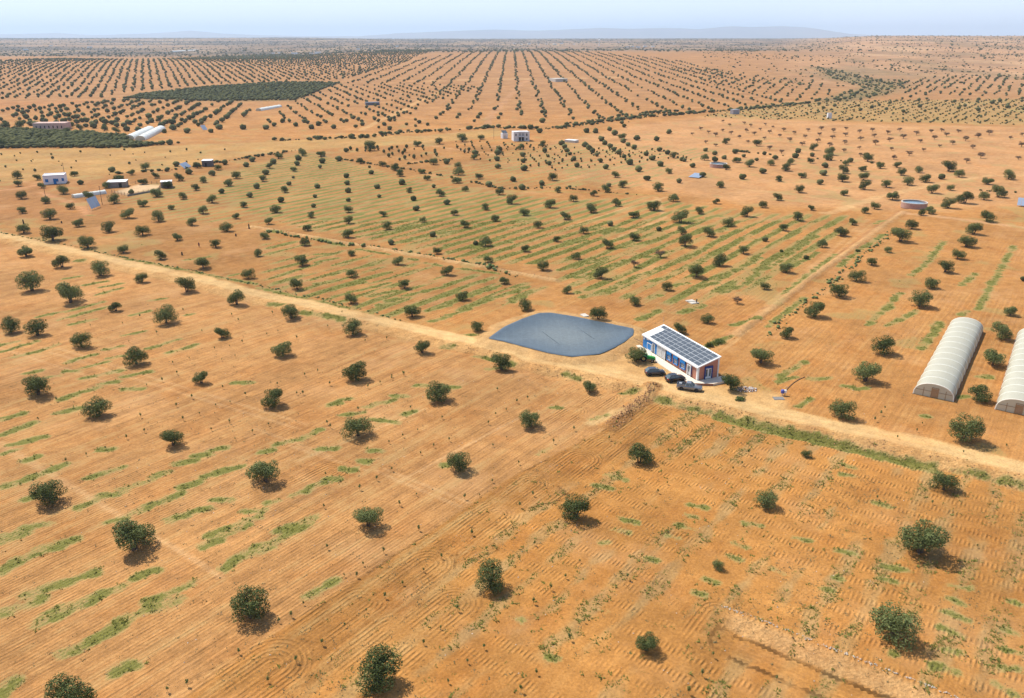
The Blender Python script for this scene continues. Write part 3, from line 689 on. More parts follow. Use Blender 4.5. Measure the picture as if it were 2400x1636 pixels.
# ------------------------------------------------------------------ the lined pond
def inset(d, z, jit=0.0):
    q = PONDC - POND; L = np.linalg.norm(q, axis=1, keepdims=True)
    p = POND + q * (d.imag if isinstance(d, complex) else d / L)
    return [(x + (random.random() - .5) * jit, y + (random.random() - .5) * jit, z) for x, y in p]
def smooth_ring(pts, k=4):
    n = len(pts); out = []
    for i in range(n):
        p0, p1, p2, p3 = (np.array(pts[(i + j) % n]) for j in (-1, 0, 1, 2))
        for t in np.arange(k) / k:
            cr_ = .5 * (2 * p1 + (p2 - p0) * t + (2 * p0 - 5 * p1 + 4 * p2 - p3) * t * t + (3 * p1 - p0 - 3 * p2 + p3) * t ** 3); out.append(tuple(.25 * cr_ + .75 * (p1 + (p2 - p1) * t)))
    return out
def liner_mat():
    k = NT("pond_liner"); tc = k.n("ShaderNodeTexCoord").outputs["Object"]
    n1 = k.noise(.16, 5, tc); n2 = k.noise(1.2, 4, tc)
    wv = k.n("ShaderNodeTexWave"); wv.inputs["Scale"].default_value = .16; wv.inputs["Distortion"].default_value = .6; k.l(tc, wv.inputs["Vector"])
    centre_pale = k.n("ShaderNodeAttribute", attribute_name="centre_pale").outputs["Fac"]
    f = k.math('ADD', centre_pale, k.math('MULTIPLY_ADD', n1, .7, -.35), None, True)  # liner colour paler and rougher towards the middle
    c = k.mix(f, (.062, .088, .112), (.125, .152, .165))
    c = k.mix(1.0, c, k.rng(n2, .3, .7, .86, 1.14), 'MULTIPLY')
    c = k.mix(k.rng(wv.outputs[0], .97, .995, 0, .10), c, (.2, .24, .27))
    k.l(c, k.b.inputs["Base Color"]); k.l(k.rng(f, 0, 1, .38, .62), k.b.inputs["Roughness"]); k.b.inputs["Specular IOR Level"].default_value = .5
    b = k.n("ShaderNodeBump"); b.inputs["Strength"].default_value = .35; b.inputs["Distance"].default_value = .06
    k.l(k.math('ADD', n2, k.noise(4, 4, tc)), b.inputs["Height"]); k.l(b.outputs[0], k.b.inputs["Normal"])
    return k.m
pond = thing("lined_pond", "blue grey lined reservoir pond with earth rim beside the solar roofed building", "pond", (PONDC[0], PONDC[1], 0))
R0 = []; pale_vals = []
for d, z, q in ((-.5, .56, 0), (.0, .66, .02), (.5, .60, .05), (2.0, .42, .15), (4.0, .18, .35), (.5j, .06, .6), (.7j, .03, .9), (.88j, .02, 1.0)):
    rr_ = smooth_ring(inset(d, z, 0.12 if abs(d) < 1 and not isinstance(d, complex) else .1)); R0.append([(x - PONDC[0], y - PONDC[1], h + .05 * vnoise(x, y, 2.0, 81)) for x, y, h in rr_]); pale_vals += [q] * len(rr_)
V = [p for r_ in R0 for p in r_]; n = len(R0[0]); FF = []
for i in range(len(R0) - 1):
    for k_ in range(n): FF.append((i * n + k_, i * n + (k_ + 1) % n, (i + 1) * n + (k_ + 1) % n, (i + 1) * n + k_))
V.append((0, 0, .015)); pale_vals.append(1.0)
me = bpy.data.meshes.new("liner"); me.from_pydata(V, [], FF + [((len(R0) - 1) * n + k_, (len(R0) - 1) * n + (k_ + 1) % n, len(V) - 1) for k_ in range(n)])
at = me.attributes.new("centre_pale", 'FLOAT', 'POINT'); at.data.foreach_set("value", pale_vals)
me.polygons.foreach_set("use_smooth", [True] * len(me.polygons)); me.update()
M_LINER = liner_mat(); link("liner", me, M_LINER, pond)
for t in (-.55, -.15, .22, .6):
    a = BX * 30 * t * 1.0
    p = np.array([0, 0]) + BY * 26 * t
    pts = [(p[0] + BX[0] * q, p[1] + BX[1] * q, .10) for q in (-5, -1.5, 2, 5)]
    MB().tube(pts, .05, 4).build("seam", M_LINER, pond)

# ------------------------------------------------------------------ farm building with the solar roof
ang = math.atan2(BX[1], BX[0])
house = thing("farm_building", "long single storey building with blue and pink walls under a white solar panel roof", "building", (BA[0], BA[1], .28), ang)
L, D, HF, HB = BL, BD, 2.98, 4.5
def wall_slab(name, quad, th, m):
    """upright wall from a 2D outline along a line; returns the part"""
    q = [Vector(p) for p in quad]; nr = (q[1] - q[0]).cross(q[-1] - q[0]).normalized() * th
    k_ = len(q); b = MB(); b.add(q + [p - nr for p in q], [tuple(range(k_)), tuple(range(2 * k_ - 1, k_ - 1, -1))] + [(i, k_ + i, k_ + (i + 1) % k_, (i + 1) % k_) for i in range(k_)])
    return b.build(name, m, house)
# front wall in bays so that the doors and windows are real openings
front = MB(); blue = MB()
def bay(b, x0, x1, z0=0, z1=HF): b.box(x0, x1, 0, .2, z0, z1)
bay(blue, 0, 4.25); bay(blue, 5.15, 6.3); bay(blue, 4.25, 5.15, 2.15, HF)
bay(front, 6.3, 9.75, 2.62, HF); bay(front, 9.75, 10.45, 2.5, HF)
WIN = ((10.85, 12.4), (13.5, 15.1), (16.25, 18.0))
edges = [10.45] + [q for w_ in WIN for q in w_] + [18.95]
for i in range(0, len(edges), 2): bay(front, edges[i], edges[i + 1])
for a, b in WIN: bay(front, a, b, 0, .75); bay(front, a, b, 2.45, HF)
bay(front, 18.95, 20.3, 2.4, HF); bay(front, 20.3, L - .42)
blue.build("blue_wall", M_BLUE, house); front.build("wall", M_PINK, house)
g_ = MB(); g_.add([(L - .2, .2, 0), (L, .2, 0), (L, D, 0), (L - .2, D, 0), (L - .2, .2, HF), (L, .2, HF), (L, D, HB), (L - .2, D, HB)],
                  [(3, 2, 1, 0), (4, 5, 6, 7), (0, 1, 5, 4), (1, 2, 6, 5), (2, 3, 7, 6), (3, 0, 4, 7)]); g_.build("gable_wall", M_PINK, house)
g_ = MB(); g_.add([(0, .2, 0), (.2, .2, 0), (.2, D, 0), (0, D, 0), (0, .2, HF), (.2, .2, HF), (.2, D, HB), (0, D, HB)],
                  [(3, 2, 1, 0), (4, 5, 6, 7), (0, 1, 5, 4), (1, 2, 6, 5), (2, 3, 7, 6), (3, 0, 4, 7)]); g_.build("gable_wall", M_BLUE, house)
MB().box(.2, L - .2, D - .2, D, 0, HB).build("rear_wall", M_PINK, house)
MB().box(L - .42, L + .03, -.04, .38, 0, HF).build("corner_pillar", M_WHITE, house)
MB().box(L - .3, L + .04, D - .3, D + .04, 0, HB).build("corner_pillar", M_WHITE, house)
MB().box(.2, L - .2, 2.6, 2.75, .01, 2.6).build("inner_shade_wall", M_DARK, house)  # near-black wall colour stands in for the unlit rooms behind the front
MB().box(.2, L - .2, .25, D - .25, -.05, .012).build("floor", M_CONC, house)
# roof slab, fascia, panels
sl_ = (HB - HF) / (D - .2); OV = .22
def rz(y): return HF + (y - .2) * sl_
rf = MB(); y0, y1 = -OV, D + .25; x0, x1 = -.25, L + .22
rf.add([(x0, y0, rz(y0) + .02), (x1, y0, rz(y0) + .02), (x1, y1, rz(y1) + .02), (x0, y1, rz(y1) + .02), (x0, y0, rz(y0) + .24), (x1, y0, rz(y0) + .24), (x1, y1, rz(y1) + .24), (x0, y1, rz(y1) + .24)],
       [(3, 2, 1, 0), (4, 5, 6, 7), (0, 1, 5, 4), (1, 2, 6, 5), (2, 3, 7, 6), (3, 0, 4, 7)])
roof = rf.build("roof", M_ROOFW, house)
MB().box(x0 - .03, x1 + .03, y0 - .08, y0 - .003, rz(y0) - .06, rz(y0) + .29).build("fascia", M_ROOFW, roof)
tl = math.atan(sl_); cw_ = 1.985; rw = 1.06
pm = MB().box(-cw_ / 2 + .045, cw_ / 2 - .045, -rw / 2 + .04, rw / 2 - .04, .0, .022).mesh("solar_panel", M_SOLAR)
fmb = MB(); a_, b_ = cw_ / 2 - .012, rw / 2 - .012
for q in ((-a_, a_, -b_, -b_ + .035), (-a_, a_, b_ - .035, b_), (-a_, -a_ + .035, -b_ + .035, b_ - .035), (a_ - .035, a_, -b_ + .035, b_ - .035)): fmb.box(*q, -.06, .035)
fm_ = fmb.mesh("panel_frame", M_ALU)
for rI in range(5):
    ys_ = -.02 + .62 + rI * (rw + .02) * math.cos(tl)
    for cI in range(11 if rI == 4 else 10):
        xs_ = L - .12 - cw_ / 2 - cI * (cw_ + .012)
        o = link("solar_panel", pm, None, house); o.location = (xs_, ys_, rz(ys_) + .36); o.rotation_euler = (tl, 0, 0)
        f_ = link("panel_frame", fm_, None, o)
# blue end: niche, doorway
def frame_bars(b, x0, x1, z0, z1, w, d0, d1, sill=True):
    b.box(x0, x0 + w, d0, d1, z0, z1); b.box(x1 - w, x1, d0, d1, z0, z1); b.box(x0 + w, x1 - w, d0, d1, z1 - w, z1)
    if sill: b.box(x0 + w, x1 - w, d0, d1, z0, z0 + w)
b = MB(); frame_bars(b, 1.95, 3.85, .02, 1.75, .13, -.06, -.003); nf = b.build("niche_frame", M_WHITE, house)
MB().box(2.08, 3.72, -.025, -.003, .15, 1.62).build("niche_panel", M_BLUE, nf)
b = MB(); frame_bars(b, 4.12, 5.28, 0, 2.3, .14, -.07, -.003, False); df = b.build("door_frame", M_WHITE, house)
MB().box(4.27, 4.33, .02, .85, .02, 2.14).build("open_door", M_WHITE, df)
MB().box(9.75, 10.45, .16, .19, .01, 2.49).build("doorway_shade_panel", M_DARK, house)  # dark panel paints in the gloom of the opening
MB().box(.35, .75, -.1, -.003, 2.05, 2.5).build("meter_box", M_WHITE, house)
MB().box(1.6, 2.5, -.12, -.003, 2.42, 2.62).build("wall_lamp", M_WHITE, house)
# shutter doors
for k_ in range(2):
    xa = 6.42 + k_ * 1.62
    d = MB(); 
    for j in range(9): d.box(xa + .05 + j * .168, xa + .05 + j * .168 + .15, -.02 + .012 * (j % 2), .05, .04, 2.58)
    d.build("shutter_door", M_SHUT, house)
for q in ((6.3, 6.44), (7.97, 8.07), (9.62, 9.75)): MB().box(*q, -.06, .12, 0, 2.61).build("shutter_post", M_WHITE, house)
# windows with deep blue surrounds
for a, b_ in WIN:
    f = MB(); a0, b0 = a - .12, b_ + .12
    f.box(a0, a0 + .16, -.30, .1, .62, 2.50); f.box(b0 - .16, b0, -.30, .1, .62, 2.50); f.box(a0 + .16, b0 - .16, -.30, .1, .62, .78)
    f.add([(a0, -.34, 2.02), (b0, -.34, 2.02), (b0, -.003, 2.02), (a0, -.003, 2.02), (a0, -.30, 2.62), (b0, -.30, 2.62), (b0, -.003, 2.64), (a0, -.003, 2.64)],
          [(3, 2, 1, 0), (4, 5, 6, 7), (0, 1, 5, 4), (1, 2, 6, 5), (2, 3, 7, 6), (3, 0, 4, 7)])
    w_ = f.build("window", M_BLUE, house)
    MB().box(a + .06, b_ - .06, .06, .1, .8, 2.4).build("pane", M_GLASS, w_)
    gl = MB()
    for j in range(9):
        x_ = a + .12 + j * (b_ - a - .24) / 8; gl.box(x_ - .022, x_ + .022, -.12, -.09, .8, 2.0)
    gl.box(a + .05, b_ - .05, -.125, -.085, 1.34, 1.40); gl.box(a + .05, b_ - .05, -.125, -.085, .80, .86); gl.box(a + .05, b_ - .05, -.125, -.085, 1.94, 2.0)
    gl.build("grille", M_GRILLE, w_)
b = MB(); b.box(18.86, 18.98, -.25, .1, 0, 2.5); b.box(20.24, 20.42, -.28, .1, 0, 2.5); b.box(18.98, 20.24, -.25, .1, 2.36, 2.5); df = b.build("glass_door", M_WHITE, house)
MB().box(20.42, 20.45, -.28, -.003, 0, 2.5).build("frame_shade_strip", M_NAVY, df)  # navy strip puts the shade on the frame's side into the colour
for k_ in range(2): MB().box(19.02 + k_ * .62, 19.58 + k_ * .62, .02, .07, .04, 2.3).build("door_leaf", M_GRILLE, df); MB().box(19.12 + k_ * .62, 19.48 + k_ * .62, .005, .017, .8, 2.15).build("pane", M_GLASS, df)
# gable door
b = MB(); ya, yb = 1.75, 3.75; b.box(L + .003, L + .28, ya, ya + .17, 0, 2.5); b.box(L + .003, L + .28, yb - .17, yb, 0, 2.5); b.box(L + .003, L + .30, ya, yb, 2.5, 2.92); gd = b.build("gable_door", M_NAVY, house)
for k_ in range(2):
    yy = ya + .18 + k_ * .84
    lf = MB().box(L + .01, L + .06, yy, yy + .8, .03, 2.48).build("door_leaf", M_GRILLE, gd); MB().box(L + .06, L + .07, yy + .18, yy + .62, .5, 2.2).build("pane", M_GLASS, gd)
MB().tube([(.05, D - .1, rz(D) + .2), (.05, D - .1, rz(D) + 2.3)], .025, 5).build("antenna", M_GREYM, house)
MB().tube([(L + .08, D - .08, .05), (L + .08, D - .08, HB - .1)], .05, 6).build("drainpipe", M_WHITE, house)
MB().tube([(-.1, .1, .9), (-1.6, .25, .75), (-4.2, .1, .55)], .06, 6).build("water_pipe", mat("rusty_pipe", (.12, .06, .05), .7), house)
# paving round it, with the brick edge that shows at the near corner
ap = MB(); q = [(-1.2, -1.1), (8, -2.3), (17, -2.5), (L + .6, -2.3), (L + 2.9, 2.2), (L + 2.4, 7.0), (L + .02, 7.0), (L + .02, -.1), (-1.2, -.1)]
ap.add([(x, y, .0) for x, y in q] + [(x, y, -.75) for x, y in q], [tuple(range(len(q)))] + [(i, len(q) + i, len(q) + (i + 1) % len(q), (i + 1) % len(q)) for i in range(len(q))])
apo = ap.build("paving", M_PAVE); apo.location = (BA[0], BA[1], .26); apo.rotation_euler = (0, 0, ang); tag(apo, kind="structure")
eb = MB(); 
q2 = [(17, -2.5), (L + .6, -2.3), (L + 2.9, 2.2)]
for (xa, ya_), (xb, yb_) in zip(q2, q2[1:]):
    n_ = int(math.hypot(xb - xa, yb_ - ya_) / .42); dx_, dy_ = (xb - xa) / n_, (yb_ - ya_) / n_; nx, ny = dy_, -dx_; nl = math.hypot(nx, ny); nx, ny = nx / nl, ny / nl
    for i in range(n_):
        for cI in range(3):
            s0 = i + (.5 if cI % 2 else 0); e0 = min(s0 + .94, n_); z1 = -.05 - cI * .2; 
            if s0 >= n_: continue
            p0 = (xa + dx_ * s0, ya_ + dy_ * s0); p1 = (xa + dx_ * e0, ya_ + dy_ * e0); o_ = .05 + .012 * random.random()
            eb.add([(p0[0] + nx * .004, p0[1] + ny * .004, z1 - .185), (p1[0] + nx * .004, p1[1] + ny * .004, z1 - .185), (p1[0] + nx * o_, p1[1] + ny * o_, z1 - .185), (p0[0] + nx * o_, p0[1] + ny * o_, z1 - .185),
                    (p0[0] + nx * .004, p0[1] + ny * .004, z1), (p1[0] + nx * .004, p1[1] + ny * .004, z1), (p1[0] + nx * o_, p1[1] + ny * o_, z1), (p0[0] + nx * o_, p0[1] + ny * o_, z1)],
                   [(3, 2, 1, 0), (4, 5, 6, 7), (0, 1, 5, 4), (1, 2, 6, 5), (2, 3, 7, 6), (3, 0, 4, 7)])
ebo = eb.build("paving_edge", mat("edge_brick", (.34, .16, .10), .85, 0, .2, 3), apo); ebo["kind"] = "stuff"

# ------------------------------------------------------------------ vehicles
def car(name, label, paint, p_rear, p_front, kind):
    r0, f0 = W1(*p_rear), W1(*p_front)
    d = f0[:2] - r0[:2]; wb_ = float(np.linalg.norm(d)); d /= wb_; nrm = np.array([-d[1], d[0]])
    WB = 3.15 if kind == 'pickup' else 2.68; Wd = .92
    c = (r0[:2] + f0[:2]) / 2 + nrm * (Wd - .1)
    z = float(height(np.array([c[0]]), np.array([c[1]]))[0]) + .02
    t = thing(name, label, "pickup" if kind == 'pickup' else "car", (c[0], c[1], z), math.atan2(d[1], d[0]), "vehicles parked on the yard")
    mp_ = mat(name + "_paint", paint, .28, .35, .05, 2, 0, .5, 0, .8)
    RW = .40 if kind == 'pickup' else .36
    def ring(x, w, zb, zt): return [(x, -w * .86, zb), (x, -w, zb + .14), (x, -w * 1.0, zt - .16), (x, -w * .93, zt), (x, w * .93, zt), (x, w, zt - .16), (x, w, zb + .14), (x, w * .86, zb)]
    if kind == 'pickup':
        secs = [(-2.62, .84, .55, 1.0), (-2.58, .92, .45, 1.10), (-.78, .92, .38, 1.10), (-.70, .92, .36, 1.12), (.95, .92, .36, 1.14), (1.1, .92, .36, 1.12), (2.2, .90, .38, 1.04), (2.55, .82, .42, .96), (2.66, .68, .50, .84)]
    else:
        secs = [(-2.22, .70, .50, .86), (-2.15, .84, .40, .98), (-1.7, .91, .30, 1.02), (.75, .92, .28, 1.0), (1.1, .91, .28, .98), (1.9, .87, .30, .88), (2.15, .74, .36, .76), (2.22, .58, .42, .66)]
    MB().rings([ring(*s) for s in secs]).build("body", mp_, t, True)
    if kind == 'pickup': base = (-.78, 1.10, .86, 1.10); top = (-.58, .38, .70, 1.78)
    else: base = (-2.08, 1.05, .86, .97); top = (-1.45, .12, .66, 1.58)
    xb0, xb1, wb0, zb0 = base; xt0, xt1, wt, zt = top
    cabin = MB().add([(xb0, -wb0, zb0), (xb1, -wb0, zb0), (xb1, wb0, zb0), (xb0, wb0, zb0), (xt0, -wt, zt), (xt1, -wt, zt), (xt1, wt, zt), (xt0, wt, zt),
                      (xt0 + .12, -wt + .1, zt + .05), (xt1 - .12, -wt + .1, zt + .05), (xt1 - .12, wt - .1, zt + .05), (xt0 + .12, wt - .1, zt + .05)],
                     [(0, 1, 5, 4), (1, 2, 6, 5), (2, 3, 7, 6), (3, 0, 4, 7), (4, 5, 9, 8), (5, 6, 10, 9), (6, 7, 11, 10), (7, 4, 8, 11), (8, 9, 10, 11)]).build("cabin", mp_, t)
    def lerp(a, b, k_): return tuple(a[i] + (b[i] - a[i]) * k_ for i in range(3))
    for s in (-1, 1):
        A, B, C_, D_ = (xb0, s * wb0, zb0), (xb1, s * wb0, zb0), (xt1, s * wt, zt), (xt0, s * wt, zt)
        sp = .47 if kind == 'pickup' else .52
        for k0, k1 in ((.03, sp), (sp, .97)):
            q = [lerp(A, B, k0), lerp(A, B, k1), lerp(D_, C_, k1), lerp(D_, C_, k0)]
            if s > 0: q = q[::-1]
            MB().panel(q, .09, .012).build("side_window", M_GLASS, cabin)
        xm = .72 if kind == 'pickup' else .68
        MB().box(xm, xm + .2, min(s * .9, s * 1.1), max(s * .9, s * 1.1), 1.08, 1.24, .03).build("mirror", mp_, t)
    MB().panel([(xb1, -wb0, zb0), (xb1, wb0, zb0), (xt1, wt, zt), (xt1, -wt, zt)], .1, .012).build("windscreen", M_GLASS, cabin)
    MB().panel([(xb0, wb0, zb0), (xb0, -wb0, zb0), (xt0, -wt, zt), (xt0, wt, zt)], .12, .012).build("rear_window", M_GLASS, cabin)
    for sx in (-1, 1):
        for s in (-1, 1):
            x = sx * WB / 2; y = s * (Wd - .1)
            a = MB(); a.lathe([(.02, -.105), (RW + .07, -.105), (RW + .07, .112), (.02, .112)], 16); ao = a.build("wheel_arch", M_BLACK, t); ao.location = (x, y - s * .0, RW + .03); ao.rotation_euler = (math.pi / 2, 0, 0)
            wv = MB(); wv.lathe([(RW * .6, -.12), (RW * .95, -.12), (RW, -.08), (RW, .08), (RW * .95, .135), (RW * .6, .135)], 18); wo_ = wv.build("wheel", M_TYRE, t, True); wo_.location = (x, y, RW); wo_.rotation_euler = (math.pi / 2 * (-s) * -1 * (1 if s < 0 else 1), 0, 0)
            if s > 0: wo_.rotation_euler = (-math.pi / 2, 0, 0)
            MB().lathe([(.0, .12), (RW * .3, .122), (RW * .6, .10), (RW * .62, .13)], 14).build("rim", M_RIM, wo_)
    xf = secs[-1][0]; xr = secs[0][0]
    for s in (-1, 1):
        ys0 = sorted((s * .50, s * .80))
        MB().box(xf - .22, xf - .03, ys0[0], ys0[1], .66 if kind != 'pickup' else .78, .80 if kind != 'pickup' else .95, .03).build("headlight", M_LAMP, t)
        ys1 = sorted((s * .62, s * .86)); MB().box(xr - .01, xr + .12, ys1[0], ys1[1], .72, .98).build("tail_light", M_RED, t)
    MB().box(xf - .1, xf + .05, -.62, .62, .40, .58, .03).build("bumper", M_BLACK, t); MB().box(xr - .06, xr + .1, -.66, .66, .42, .58, .02).build("bumper", M_BLACK, t)
    if kind == 'pickup':
        b = MB(); b.box(-2.5, -.86, -.80, .80, 1.104, 1.112); b.build("load_bed", M_BLACK, t)
        b = MB()
        for s in (-1, 1): ys2 = sorted((s * .80, s * .90)); b.box(-2.56, -.82, ys2[0], ys2[1], 1.08, 1.30)
        b.box(-2.6, -2.54, -.82, .82, 1.06, 1.30); b.build("bed_side", mp_, t)
        b = MB()
        for s in (-1, 1): b.tube([(-.95, s * .72, 1.2), (-1.0, s * .7, 1.75)], .035, 6)
        b.tube([(-1.0, -.7, 1.75), (-1.0, .7, 1.75)], .035, 6); b.build("roll_bar", M_BLACK, t)
        MB().box(-2.2, -1.6, -.3, .35, 1.115, 1.35).build("tool_box", M_GREYM, t)
    else:
        b = MB()
        for s in (-1, 1): b.tube([(-1.35, s * .60, 1.66), (.0, s * .60, 1.67)], .022, 5)
        b.build("roof_rail", M_GREYM, t)
    return t
car("parked_car", "dark grey car parked nearest the green tractor and olive tree", (.055, .06, .075), (1524, 881.5), (1550, 880.5), 'suv')
car("parked_car", "black car parked between the grey car and the pickup", (.014, .015, .018), (1574.4, 897), (1598.8, 894), 'suv')
car("pickup_truck", "grey double cab pickup with open load bed parked by the paved corner", (.20, .215, .24), (1597.6, 914), (1630.7, 919), 'pickup')

# green tractor under the tree
pt = W1(1517, 846); tr = thing("tractor", "small green tractor parked under the olive tree beside the blue wall", "tractor", (pt[0], pt[1], pt[2]), math.radians(-24))
M_TG = mat("tractor_green", (.03, .33, .06), .4, 0, .1, 2)
MB().rings([[(x, -w, zb), (x, w, zb), (x, w, zt - .1), (x, w * .7, zt), (x, -w * .7, zt), (x, -w, zt - .1)] for x, w, zb, zt in ((-.1, .36, .7, 1.38), (.9, .36, .7, 1.36), (1.7, .32, .72, 1.26), (1.85, .26, .8, 1.1))]).build("bonnet", M_TG, tr)
MB().box(-1.1, 1.6, -.22, .22, .45, .72).build("chassis", M_BLACK, tr)
for s in (-1, 1):
    for x, R_, w_, nme in ((-.7, .72, .36, "rear_wheel"), (1.35, .42, .24, "front_wheel")):
        k_ = MB(); k_.lathe([(R_ * .5, -w_ / 2), (R_ * .93, -w_ / 2), (R_, -w_ / 3), (R_, w_ / 3), (R_ * .93, w_ / 2), (R_ * .5, w_ / 2)], 18); wo_ = k_.build(nme, M_TYRE, tr); wo_.location = (x, s * .68, R_); wo_.rotation_euler = (math.pi / 2, 0, 0)
        MB().lathe([(.0, -w_ * .4), (R_ * .52, -w_ * .4), (R_ * .52, w_ * .4), (.0, w_ * .4)], 12).build("rim", mat("tractor_yellow", (.55, .42, .12), .5) if s < 0 and x < 0 else M_RIM, wo_)
    ys_ = sorted((s * .46, s * .9)); MB().box(-1.25, -.15, ys_[0], ys_[1], 1.42, 1.50, .04).build("mudguard", M_TG, tr)
MB().box(-.95, -.5, -.25, .25, .95, 1.08).build("seat", M_BLACK, tr); MB().box(-1.0, -.92, -.25, .25, 1.08, 1.5).build("seat_back", M_BLACK, tr)
b = MB(); b.tube([(-.1, 0, 1.3), (-.3, 0, 1.55)], .03, 6); b.lathe([(.17, .0), (.2, .02), (.17, .04)], 12, (-.3, 0, 1.55)); b.build("steering_wheel", M_BLACK, tr)
b = MB(); b.tube([(-1.15, -.42, 1.2), (-1.15, -.42, 2.15), (-1.15, .42, 2.15), (-1.15, .42, 1.2)], .035, 6); b.build("roll_bar", M_BLACK, tr)
MB().tube([(.9, .2, 1.3), (.9, .2, 1.95)], .035, 6).build("exhaust_pipe", M_BLACK, tr)

# pump by the road, rubble, slabs
p = W1(1833, 927); pp = thing("water_pump", "blue and white pump tank on a post with a dark hose by the dirt road", "pump", tuple(p))
MB().lathe([(0, .55), (.3, .55), (.36, .62), (.36, 1.15), (.28, 1.3), (0, 1.34)], 14).build("tank", mat("pump_blue", (.08, .10, .38), .5), pp, True)
MB().box(.36, .8, -.2, .2, .7, 1.25).build("control_box", M_WHITE, pp)
b = MB(); b.tube([(0, 0, 0), (0, 0, .56)], .07, 6); b.tube([(.7, .15, 0), (.7, .15, 2.0)], .03, 5); b.tube([(.45, .15, 1.9), (.95, .15, 1.9)], .02, 5); b.build("post", M_GREYM, pp)
hs = [W1(u, v) - p for u, v in ((1836, 926), (1842, 916), (1851, 906), (1861, 897), (1873, 890), (1886, 884))]
MB().tube([(h[0], h[1], h[2] + .06 + (.3 if i < 1 else 0)) for i, h in enumerate(hs)], .07, 5).build("hose", M_BLACK, pp)
ps = W1(1826, 934) - p; MB().box(ps[0] - 1.2, ps[0] + 1.0, ps[1] - .7, ps[1] + .7, -.1, .07).build("dark_slab", mat("grey_slab", (.2, .19, .18), .9), pp)  # flat dark grey slab in front of the pump
def rocks(mb, n, fx, r0, r1):
    for _ in range(n):
        x, y, z = fx(); r_ = r0 + (r1 - r0) * random.random() ** 2
        t = random.random() * 6.28; ct, st_ = math.cos(t), math.sin(t); k_ = [.7 + .6 * random.random() for _ in range(6)]
        raw = [(1, 0, 0), (-1, 0, 0), (0, 1, 0), (0, -1, 0), (0, 0, 1), (0, 0, -.6)]
        mb.add([(x + (a * ct - b * st_) * r_ * q, y + (a * st_ + b * ct) * r_ * q, z + c * r_ * q * .8) for (a, b, c), q in zip(raw, k_)],
               [(0, 2, 4), (2, 1, 4), (1, 3, 4), (3, 0, 4), (2, 0, 5), (1, 2, 5), (3, 1, 5), (0, 3, 5)])
p = W1(1749, 913); rp = thing("rubble_pile", "heap of pale and purplish rubble beside the olive tree at the paved corner", "rubble", tuple(p))
for nme, col, n_ in (("pale_stones", (.66, .60, .55), 90), ("dark_stones", (.20, .13, .12), 70)):
    b = MB()
    def fx():
        a = random.random() * 6.28; d = random.random() ** .6; x = math.cos(a) * d * 2.4; y = math.sin(a) * d * 1.5
        return x, y, (1 - d) * .55 * random.random() + .05
    rocks(b, n_, fx, .10, .28); o = b.build(nme, mat(nme, col, .9, 0, .25, 4), rp); o["kind"] = "stuff"
b = MB(); LB = float(sum(np.linalg.norm(BANK2[i + 1] - BANK2[i]) for i in range(len(BANK2) - 1)))
def fx():
    s = random.random() * LB; k_ = 0
    while k_ < len(BANK2) - 2 and s > np.linalg.norm(BANK2[k_ + 1] - BANK2[k_]): s -= np.linalg.norm(BANK2[k_ + 1] - BANK2[k_]); k_ += 1
    d = (BANK2[k_ + 1] - BANK2[k_]) / np.linalg.norm(BANK2[k_ + 1] - BANK2[k_]); q = BANK2[k_] + d * s + np.array([-d[1], d[0]]) * random.gauss(.1, .16)
    return q[0], q[1], float(height(np.array([q[0]]), np.array([q[1]]))[0]) + .04
rocks(b, 260, fx, .05, .16); tag(b.build("stone_line", M_STONE), kind="stuff")
b = MB()
def fx():
    while True:
        x = random.uniform(-70, 75); y = random.uniform(68, 170)
        if abs(x) < .64 * y: return x, y, float(height(np.array([x]), np.array([y]))[0]) + .02
rocks(b, 700, fx, .03, .13); tag(b.build("loose_stones", mat("field_stone", (.58, .45, .34), .9, 0, .3, 3)), kind="stuff")
b = MB()
def scatter(line, n_, sdv, off, r0, r1):
    sg = [(p_, q_) for p_, q_ in zip(line, line[1:])]; ln = np.array([np.linalg.norm(q_ - p_) for p_, q_ in sg]); cum = ln / ln.sum()
    def fx():
        p_, q_ = sg[rng.choice(len(sg), p=cum)]; d = (q_ - p_) / np.linalg.norm(q_ - p_); c = p_ + (q_ - p_) * random.random() + np.array([-d[1], d[0]]) * (random.gauss(0, sdv) + off)
        return c[0], c[1], float(height(c[:1], c[1:])[0]) + .03
    rocks(b, n_, fx, r0, r1)
scatter(SPUR, 420, .75, 0, .08, .34)
scatter(ROAD[9:-1], 500, .9, -4.0, .05, .22)
scatter(np.vstack([POND, POND[:1]]), 260, .9, -1.6, .05, .2)
scatter(BUND, 260, .5, 0, .06, .22); scatter(RPATH, 160, .6, 1.6, .06, .22)
tag(b.build("soil_clods", mat("clod_soil", (.40, .215, .095), .95, 0, .3, 2)), kind="stuff")
def slab(u, v, label, w, d, h, name="concrete_slab", head=False):
    p = W1(u, v); t = thing(name, label, "slab", tuple(p), ang); MB().box(-w / 2, w / 2, -d / 2, d / 2, -.15, h, .05).build("slab", M_CONC, t)
    if head:
        b = MB(); b.tube([(1.3, .6, .1), (1.3, .6, 1.2)], .16, 8); b.tube([(1.3, .6, .5), (-.6, -1.4, .25)], .06, 6); b.build("well_head", M_BLACK, t)
slab(1370, 741, "pale concrete slab on the far rim of the pond beside a bushy olive", 2.4, 1.6, .35)
slab(1622, 708, "pale well slab with a dark pump head in the striped field", 3.4, 2.4, .2, "well_slab", True)

